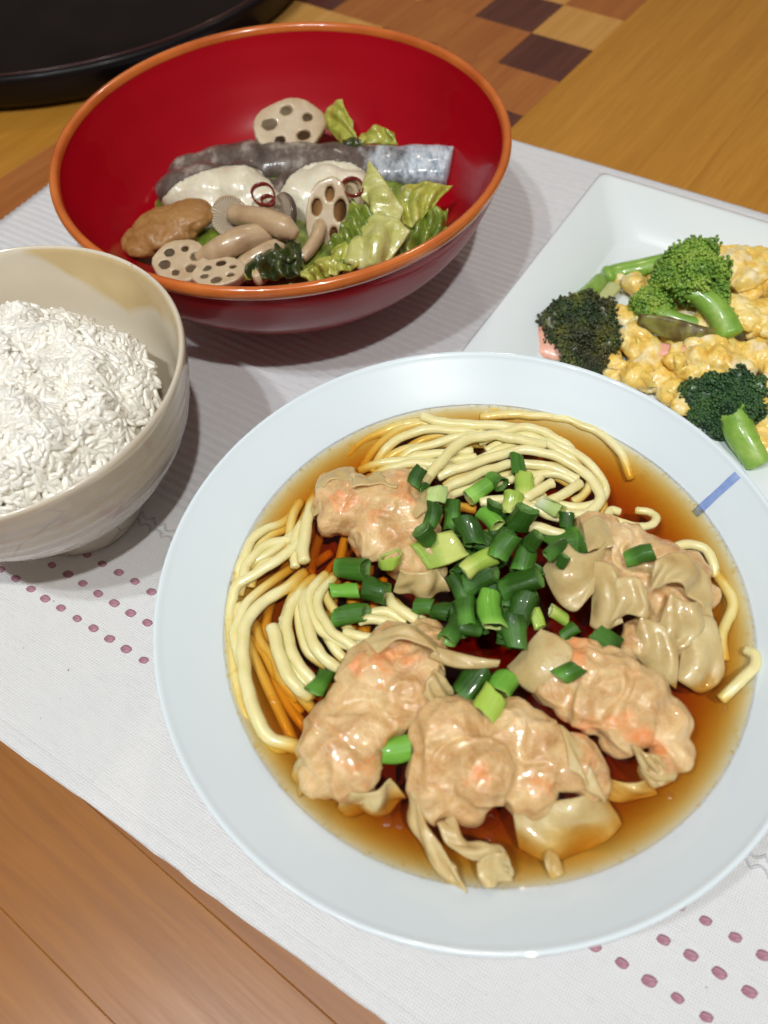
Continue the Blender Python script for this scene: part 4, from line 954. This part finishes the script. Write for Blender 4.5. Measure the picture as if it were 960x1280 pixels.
# a little simmering liquid in the bottom of the red bowl
lq = [(r, z + .0002) for r, z in rin if z < .0305]; zr_ = .031; rl = float(np.interp(zr_, [z for r, z in rin], [r for r, z in rin]))
o = obj('simmering_liquid', lathe('simmering_liquid', lq + [(rl - .0005, zr_), (.05, zr_), (.0001, zr_)], 96), BROTH, None, RC.copy()); tag(o, 'shallow brown simmering liquid under the fish in the red bowl', 'liquid')
# bed of hidden vegetables that carries the fish
o = obj('cabbage_bed', blobs('cabbage_bed', [(RC + Vector((x, y, z)), (.032, .026, .012), 0) for x, y, z in ((-.05, .02, .03), (.0, .02, .032), (.05, .02, .032), (-.045, -.025, .032), (.0, -.035, .032), (.045, -.03, .032), (0, 0, .03))], .002, 3, ((90, .003, 'n'),), 2), CABG); recentre(o); tag(o, 'heaped cooked cabbage lying beneath the fish and mushrooms', 'cabbage')

# ------------------------------------------------------------------ rice bowl
IC = Vector((-.1453, .2243, .0018)); IR = .0734; IZ = .0976 - .0018
KI = .0734/.0753
iin = smooth_prof([(.0001, .016), (.025, .018), (.037, .028), (.0505, .043), (.0628, .061), (.0680, .081), (.0709, IZ - .0014)], 8)
itop = smooth_prof([(.0709, IZ - .0014), (.0717, IZ - .0003), (.0725, IZ), (.0733, IZ - .0010), (.0734, IZ - .0030)], 4)
iout = smooth_prof([(.0734, IZ - .0030), (.0708, .079), (.0655, .060), (.0535, .040), (.0400, .0245), (.0325, .0155), (.0300, .0095), (.0290, .001), (.0280, 0), (.026, .001), (.025, .005), (.0001, .006)], 8)
ib = empty('rice_bowl', IC, 'cream glazed ceramic bowl with a fluted crackled outside holding white rice', 'bowl')
def flute(r, z, a): return (r + (.00035*math.sin(2*math.pi*z/.0075) if .02 < z < IZ-.012 else 0), z)
obj('bowl_outside', lathe('bowl_outside', itop[2:] + iout[1:], 144, fn=flute), RICEB, ib)
me = lathe('bowl_inside', iin + itop[1:3], 144); 
bm = bmesh.new(); bm.from_mesh(me); bmesh.ops.delete(bm, geom=[f for f in bm.faces if len(f.verts) > 5 and f.calc_center_median().z > .05], context='FACES'); bm.to_mesh(me); bm.free()
obj('bowl_inside', me, RICEIN, ib)
for o in ib.children:
    if o.name.startswith('bowl_outside'):
        bm = bmesh.new(); bm.from_mesh(o.data); bmesh.ops.delete(bm, geom=[f for f in bm.faces if len(f.verts) > 5 and f.calc_center_median().z > .05], context='FACES'); bm.to_mesh(o.data); bm.free()

RICE = food('steamed_rice', [(.3, (.91, .87, .76)), (.7, (.96, .94, .86))], 90, rough=.35, sss=.35, rad=(1, .93, .8), ssc=.005, coat=.35, bump=.15, bsc=900)
rice = empty('cooked_rice', IC + Vector((0, 0, .02)), 'mound of glistening steamed white rice heaped in the cream bowl', 'rice')
RCX, RCY = IC.x + .0005, IC.y - .004
def rice_h(x, y):
    r = math.hypot(x, y); base = .071 + .030*(max(0, 1 - (r/.064)**2.4)) - .012*max(0, (r-.044)/.02)
    base += .008*noise.noise(Vector((x*30+2, y*30, 1))) + .0065*noise.noise(Vector((x*62, y*62, 1))) + .0035*noise.noise(Vector((x*125, y*125, 4)))
    return base + IC.z - .002
V = []; Ff = []; nr_, ns_ = 40, 90
for i in range(nr_+1):
    r = .0535*i/nr_
    for k in range(ns_):
        a = 2*math.pi*k/ns_; x, y = r*math.cos(a), r*math.sin(a); V.append((RCX+x, RCY+y, rice_h(x, y) - .0002 - .012*max(0, (i-36)/4)))
for i in range(nr_):
    for k in range(ns_): Ff.append((i*ns_+k, (i+1)*ns_+k, (i+1)*ns_+(k+1) % ns_, i*ns_+(k+1) % ns_))
under(obj('rice_mass', pymesh('rice_mass', V, Ff), RICE), rice)
def grain(seed, L=.0036, Rr=.00135):
    g = random.Random(seed); n = 8; sg = 8; bend = g.uniform(-.35, .35); V = []; Ff = []
    for i in range(n+1):
        t = -math.cos(math.pi*i/n); rr_ = Rr*max(0, 1-abs(t)**3.2)**.5*(1-.10*t); x = t*L; y = bend*L*t*t
        for k in range(sg): a = 2*math.pi*k/sg; V.append((x, y + rr_*math.cos(a), rr_*.85*math.sin(a)))
    for i in range(n):
        for k in range(sg): Ff.append((i*sg+k, (i+1)*sg+k, (i+1)*sg+(k+1) % sg, i*sg+(k+1) % sg))
    return np.array(V), Ff
GR = [grain(s, L) for s, L in ((1, .0043), (2, .0047), (3, .0039), (4, .0045), (5, .0050), (6, .0037))]
gm = []
for gv, gf in GR:
    m = pymesh('rice_grain', gv, gf); m.materials.append(RICE); gm.append(m)
rg = random.Random(21); cand = []
for k in range(3600):
    a = rg.uniform(0, 6.283); r = .0560*math.sqrt(rg.random()); x, y = r*math.cos(a), r*math.sin(a)
    z = rice_h(x, y) + rg.uniform(-.0004, .0009); p = Vector((RCX+x, RCY+y, z)); nn_ = Vector((rice_h(x-.002, y) - rice_h(x+.002, y), rice_h(x, y-.002) - rice_h(x, y+.002), .004)).normalized()
    q = Vector((0, 0, 1)).rotation_difference(nn_).to_matrix() @ Matrix.Rotation(rg.uniform(0, 6.283), 3, 'Z') @ Matrix.Rotation(rg.gauss(0, .14), 3, 'Y') @ Matrix.Rotation(rg.uniform(-.6, .6), 3, 'X')
    d = p - CP; u_ = 480 + F*d.dot(RT)/d.dot(FW); v_ = 640 - F*d.dot(UP)/d.dot(FW)
    cand.append((0 if (u_ > 4 and 300 < v_ < 640) else 1, -z, p, q, rg.randrange(6)))
rg.shuffle(cand); cand.sort(key=lambda c: c[0])
vis = [c for c in cand if c[0] == 0]; step = cand[:300]
SV = []; SF = []; nb_ = 0
for i, (fl, _, p, q, k) in enumerate(cand):
    if i < 300:
        o = bpy.data.objects.new('rice_grain', gm[k]); COL.objects.link(o); o.parent = rice; o.location = p + Vector((0, 0, .0004)) - rice.location; o.rotation_mode = 'QUATERNION'; o.rotation_quaternion = q.to_quaternion()
    else:
        gv, gf = GR[k]; W_ = gv @ np.array(q).T + np.array(p); SV.append(W_); SF += [tuple(x + nb_ for x in f) for f in gf]; nb_ += len(gv)
m = bpy.data.meshes.new('rice_grains'); m.from_pydata(np.concatenate(SV).tolist(), [], SF); m.polygons.foreach_set('use_smooth', [True]*len(m.polygons)); m.update()
o = obj('rice_grains', m, RICE); under(o, rice); o['kind'] = 'stuff'

# ------------------------------------------------------------------ square plate with egg and broccoli
PA = R(-36.5); PU = Vector((math.cos(PA), math.sin(PA), 0)); PV = Vector((math.sin(PA), -math.cos(PA), 0))   # PU along the far edge, PV toward the viewer
PZ = .0255; corner = at(752, 214, PZ); S = .215; slope_w = .030
pl = empty('square_plate', (corner + PU*S/2 + PV*S/2) * 1.0, 'white square porcelain plate with flared sides holding egg and broccoli', 'plate')
pl.location.z = .0018
def plate_mesh():
    # nested rounded squares: (inset, z, corner radius)
    rings = [(.105, .0050, .001), (.040, .0050, .010), (.0325, .0052, .012), (.0290, .0066, .012), (.0270, .0090, .012), (.0040, .0235, .006), (.0012, PZ - .0018, .005), (.0, PZ - .0022, .0045), (.0006, PZ - .0040, .0045), (.0300, .0065, .012), (.0400, .0012, .012), (.0420, .0, .010), (.0440, .0002, .010), (.0460, .0020, .010), (.105, .0022, .001)]
    V = []; Ff = []; kc = 8; ne = 12; cnt = 4*(kc+ne)
    for ins, z, cr2 in rings:
        h = S/2 - ins
        for q in range(4):
            a0 = math.pi/2*q; cx, cy = [(1, 1), (-1, 1), (-1, -1), (1, -1)][q]
            for k in range(kc): a = a0 + math.pi/2*k/(kc-1); V.append((cx*(h-cr2) + cr2*math.cos(a), cy*(h-cr2) + cr2*math.sin(a), z))
            nx_, ny_ = [(1, 1), (-1, 1), (-1, -1), (1, -1)][(q+1) % 4]; a1 = a0 + math.pi/2
            A = Vector((cx*(h-cr2) + cr2*math.cos(a1), cy*(h-cr2) + cr2*math.sin(a1), z)); B_ = Vector((nx_*(h-cr2) + cr2*math.cos(a1), ny_*(h-cr2) + cr2*math.sin(a1), z))
            for k in range(ne): t = (k+1)/(ne+1); V.append(tuple(A.lerp(B_, t)))
    for i in range(len(rings)-1):
        for k in range(cnt): k2 = (k+1) % cnt; Ff.append((i*cnt+k, i*cnt+k2, (i+1)*cnt+k2, (i+1)*cnt+k))
    Ff.append(tuple(range(cnt))); Ff.append(tuple((len(rings)-1)*cnt + k for k in reversed(range(cnt))))
    m = pymesh('plate_body', V, Ff); bm = bmesh.new(); bm.from_mesh(m); bmesh.ops.recalc_face_normals(bm, faces=bm.faces); bm.to_mesh(m); bm.free(); return m
o = obj('plate_body', plate_mesh(), PORC2, pl); o.rotation_euler = (0, 0, PA)
def pp(px, py, h): return at(px, py, h/1000)
EGG = food('scrambled_egg_curd', [(.28, (.70, .39, .05)), (.48, (.84, .58, .13)), (.68, (.90, .75, .36))], 110, 5, rough=.45, sss=.35, rad=(1, .7, .3), coat=.35, bump=.8, bsc=320, bd=.001, second=((.92, .84, .62), 90, .56, .68, .7))
egg = empty('scrambled_egg', pp(860, 400, 8), 'heap of soft orange yellow scrambled egg on the square plate', 'egg')
re_ = random.Random(4)
EC = [(790,430,34,16),(800,460,30,14),(830,470,32,14),(770,405,24,14),(790,400,26,16),(840,440,34,18),(870,440,34,20),(905,400,40,24),(930,350,40,20),(900,330,34,18),(945,330,34,18),(950,400,44,22),(920,440,40,22),(860,400,36,20),(960,450,40,20),(800,350,20,12),(780,352,16,11),(815,360,22,13),(850,350,30,14),(900,460,34,18),(940,500,36,14),(955,545,30,11),(780,470,22,12),(975,360,40,20),(990,420,40,20),(985,500,40,16),(850,495,26,12),(945,560,16,10),(770,450,20,12)]
for i, (px, py, r, h) in enumerate(EC):
    s = mpp(px, py, h/1000); B_ = []
    for k in range(5):
        a = re_.uniform(0, 6.28); q = pp(px + r*.5*math.cos(a), py + r*.35*math.sin(a), h + re_.uniform(-2, 3)); rr_ = r*s*re_.uniform(.45, .75); B_.append((q, (rr_, rr_*re_.uniform(.55, .9), rr_*.55), a))
    B_.append((pp(px, py, h-3), (r*s*.62, r*s*.62, r*s*.5), 0))
    m = blobs('curd', B_, .0010, 8, ((60, .0050, 'n'), (150, .0020, 'n'), (210, .0009, 'r'), (700, .0002, 'n')), i); q = obj('curd', m, EGG); under(q, egg); reg(q)
for i, (px, py, r, h) in enumerate([(795,425,30,22),(838,445,34,23),(880,430,34,26),(925,395,38,29),(935,340,34,27),(905,335,26,25),(955,420,36,28),(915,450,36,26),(800,465,26,19),(950,480,30,23),(850,350,26,20),(790,395,20,20),(870,460,28,23),(965,365,30,27)]):
    a = re_.uniform(0, 3.1); ca, sa = math.cos(a)*r, math.sin(a)*r*.6
    T = [pp(px-ca, py-sa, h-3), pp(px, py-r*.15, h+1), pp(px+ca, py+sa, h-2)]; B_ = [pp(px-ca*.7+sa*.9, py-sa*.7+r*.45, h-5), pp(px+sa*.7, py+r*.55, h-2), pp(px+ca*.8+sa*.6, py+sa+r*.4, h-6)]
    q = obj('curd', sheet('curd', T, B_, 34, 20, .0022, 1.5, .0012, .0022, i+3, .002, 170), EGG); under(q, egg)
HAM = food('pink_ham', [(.3, (.74, .34, .24)), (.7, (.82, .46, .34))], 60, rough=.35, sss=.3, coat=.3, bump=.2)
m = sheet('ham_slice', [pp(653,396,13), pp(668,400,14), pp(690,410,14), pp(705,418,14)], [pp(658,438,7), pp(675,446,7), pp(695,450,8), pp(712,450,8)], 24, 12, .0018, 1, .0004, .0003, 2, .001)
o = obj('ham_slice', m, HAM); recentre(o); tag(o, 'pink ham slice poking out left of the dark broccoli', 'ham')
m = sheet('ham_slice', [pp(820,428,22), pp(845,432,23), pp(870,436,24)], [pp(822,445,19), pp(845,450,20), pp(868,455,20)], 24, 12, .0018, 1, .0004, .0003, 3, .001)
o = obj('ham_slice', m, HAM); recentre(o); tag(o, 'scrap of pink ham under the charred broccoli edge', 'ham')
BST = food('broccoli_stem', [(.3, (.14, .30, .03)), (.5, (.22, .40, .05)), (.7, (.36, .50, .12))], 90, rough=.42, sss=.2, rad=(.4, 1, .2), coat=.35, bump=.6, bsc=160, bd=.001)
BPALE = food('pale_stem', [(.3, (.48, .52, .20)), (.7, (.60, .62, .32))], 50, rough=.3, sss=.2, coat=.6, bump=.2)
def budmat(name, a, b, c, char=0):
    m = M(name); n = m.noise(75, 3, .6); n2 = m.noise(500, 2)
    col = m.ramp(m.math('ADD', m.math('MULTIPLY', n, .75), m.math('MULTIPLY', n2, .25)), [(.36, a), (.5, b), (.64, c)])
    if char: col = m.mix(m.math('MULTIPLY', m.ramp(m.noise(42, 3), [(.44, (0, 0, 0)), (.56, (1, 1, 1))]), char), col, (.035, .022, .010))
    m.base(col); m.set(rough=.5, coat=.25, coatr=.2); return m.m
BUDD = budmat('dark_broccoli_buds', (.012, .045, .014), (.025, .08, .02), (.06, .14, .03))
BUDC = budmat('charred_broccoli_buds', (.012, .03, .010), (.03, .06, .014), (.13, .14, .02), .6)
BUDL = budmat('bright_broccoli_buds', (.08, .19, .02), (.19, .34, .035), (.36, .48, .08))
def floret(lab, stems, lobes, bud, stemmat=None, seed=0, br=.0009, dens=1.0, extra=None):
    root = empty('broccoli_floret', pp(lobes[0][0], lobes[0][1], 5), lab, 'broccoli', 'broccoli on the square plate')
    for pts, r0, r1 in stems:
        Q = crom([pp(*p) for p in pts], 7); n = len(Q); under(obj('stalk', tube('stalk', Q, [(r0+(r1-r0)*i/(n-1))/1000 for i in range(n)], 14, sq=.04), stemmat or BST), root)
    B_ = [(pp(px, py, h), (r*mpp(px, py, .02),)*3, 0) for px, py, r, h in lobes]
    core = blobs('crown', [(c, (r[0]*.93,)*3, z) for c, r, z in B_], .0014, 3, ((120, .0034, 'n'), (260, .0018, 'n')), seed)
    g = random.Random(seed+50); it = []
    co_ = [(v.co.copy(), v.normal.copy()) for v in core.vertices]; ntot = int(min(3200, 1.35*len(co_)*dens))
    for k in range(ntot):
        p, nn = g.choice(co_); cl_ = noise.noise(p*330)
        q = p + nn*(.0004 + .0030*max(0, cl_)) + Vector((g.gauss(0, .0005), g.gauss(0, .0005), g.gauss(0, .0004))); s = br*g.uniform(.6, 1.15)
        it.append((q, (s, s, s)))
    m = scatter('crown', ICO1, it, core)
    o = obj('crown', m, bud); under(o, root); return root
floret('broccoli floret left, dark and charred, crown down against the bowl', [([(722,380,20),(735,368,18),(750,350,14)], 6, 4)],
       [(705,405,28,14),(728,395,30,17),(752,400,24,16),(720,425,30,15),(748,425,28,15),(695,425,20,10),(735,448,26,12),(755,445,20,10)], BUDC, seed=1)
floret('broccoli floret on top of the egg, bright crown with its stalk to the right', [([(868,365,36),(885,378,34),(902,398,30),(912,420,26)], 5.0, 7.5), ([(848,340,38),(862,352,38),(880,368,35)], 2.2, 4.5), ([(842,362,34),(856,366,36),(874,370,36)], 2, 4)],
       [(848,335,24,34),(872,322,24,38),(890,345,20,38),(862,352,22,38),(835,352,18,33),(868,345,22,40),(895,372,14,33),(905,388,10,30)], BUDL, seed=2, dens=1.1)
floret('half broccoli floret with a charred cut face below the bright one', [([(822,392,24),(850,402,23),(890,410,22),(920,418,20)], 5, 3)],
       [(806,378,16,26),(820,376,14,28),(830,388,13,26),(812,392,14,24)], BUDL, seed=3)
m = sheet('charred_face', [pp(800,392,31), pp(838,396,33), pp(880,408,31), pp(932,414,27)], [pp(796,404,26), pp(830,422,24), pp(875,430,23), pp(930,428,23)], 50, 10, .002, 2, .0006, .0008, 5, .001)
CHAR = food('charred_broccoli_cut', [(.35, (.03, .018, .01)), (.5, (.12, .085, .02)), (.65, (.26, .26, .05))], 60, 5, rough=.5, coat=.2, bump=.5)
q = obj('charred_face', m, CHAR); under(q, [o for o in sc.objects if o.get('label', '').startswith('half broccoli')][0])
floret('broccoli floret lower right, deep green, stalk pointing down to the rim', [([(915,512,18),(925,540,15),(938,562,12),(948,580,9)], 8, 6)],
       [(872,498,22,16),(892,488,24,19),(918,482,22,20),(940,490,22,19),(905,508,24,18),(935,512,22,17),(880,515,18,13),(952,520,14,14),(900,530,16,13)], BUDD, seed=4)
Q = crom([pp(758,345,10), pp(775,340,11), pp(800,335,13), pp(830,328,15)], 8); o = obj('broccoli_stalk', tube('broccoli_stalk', Q, [.0062, .0062, .0060] + [.0056]*(len(Q)-3), 16, flat=.8), BST); recentre(o); tag(o, 'loose pale green broccoli stalk behind the egg', 'broccoli')
Q = crom([pp(740,392,16), pp(752,375,15), pp(768,358,12)], 6); o = obj('cabbage_scrap', tube('cabbage_scrap', Q, .0045, 14, flat=.6), BPALE); recentre(o); tag(o, 'pale yellow vegetable scrap between the dark broccoli and the loose stalk', 'vegetable')
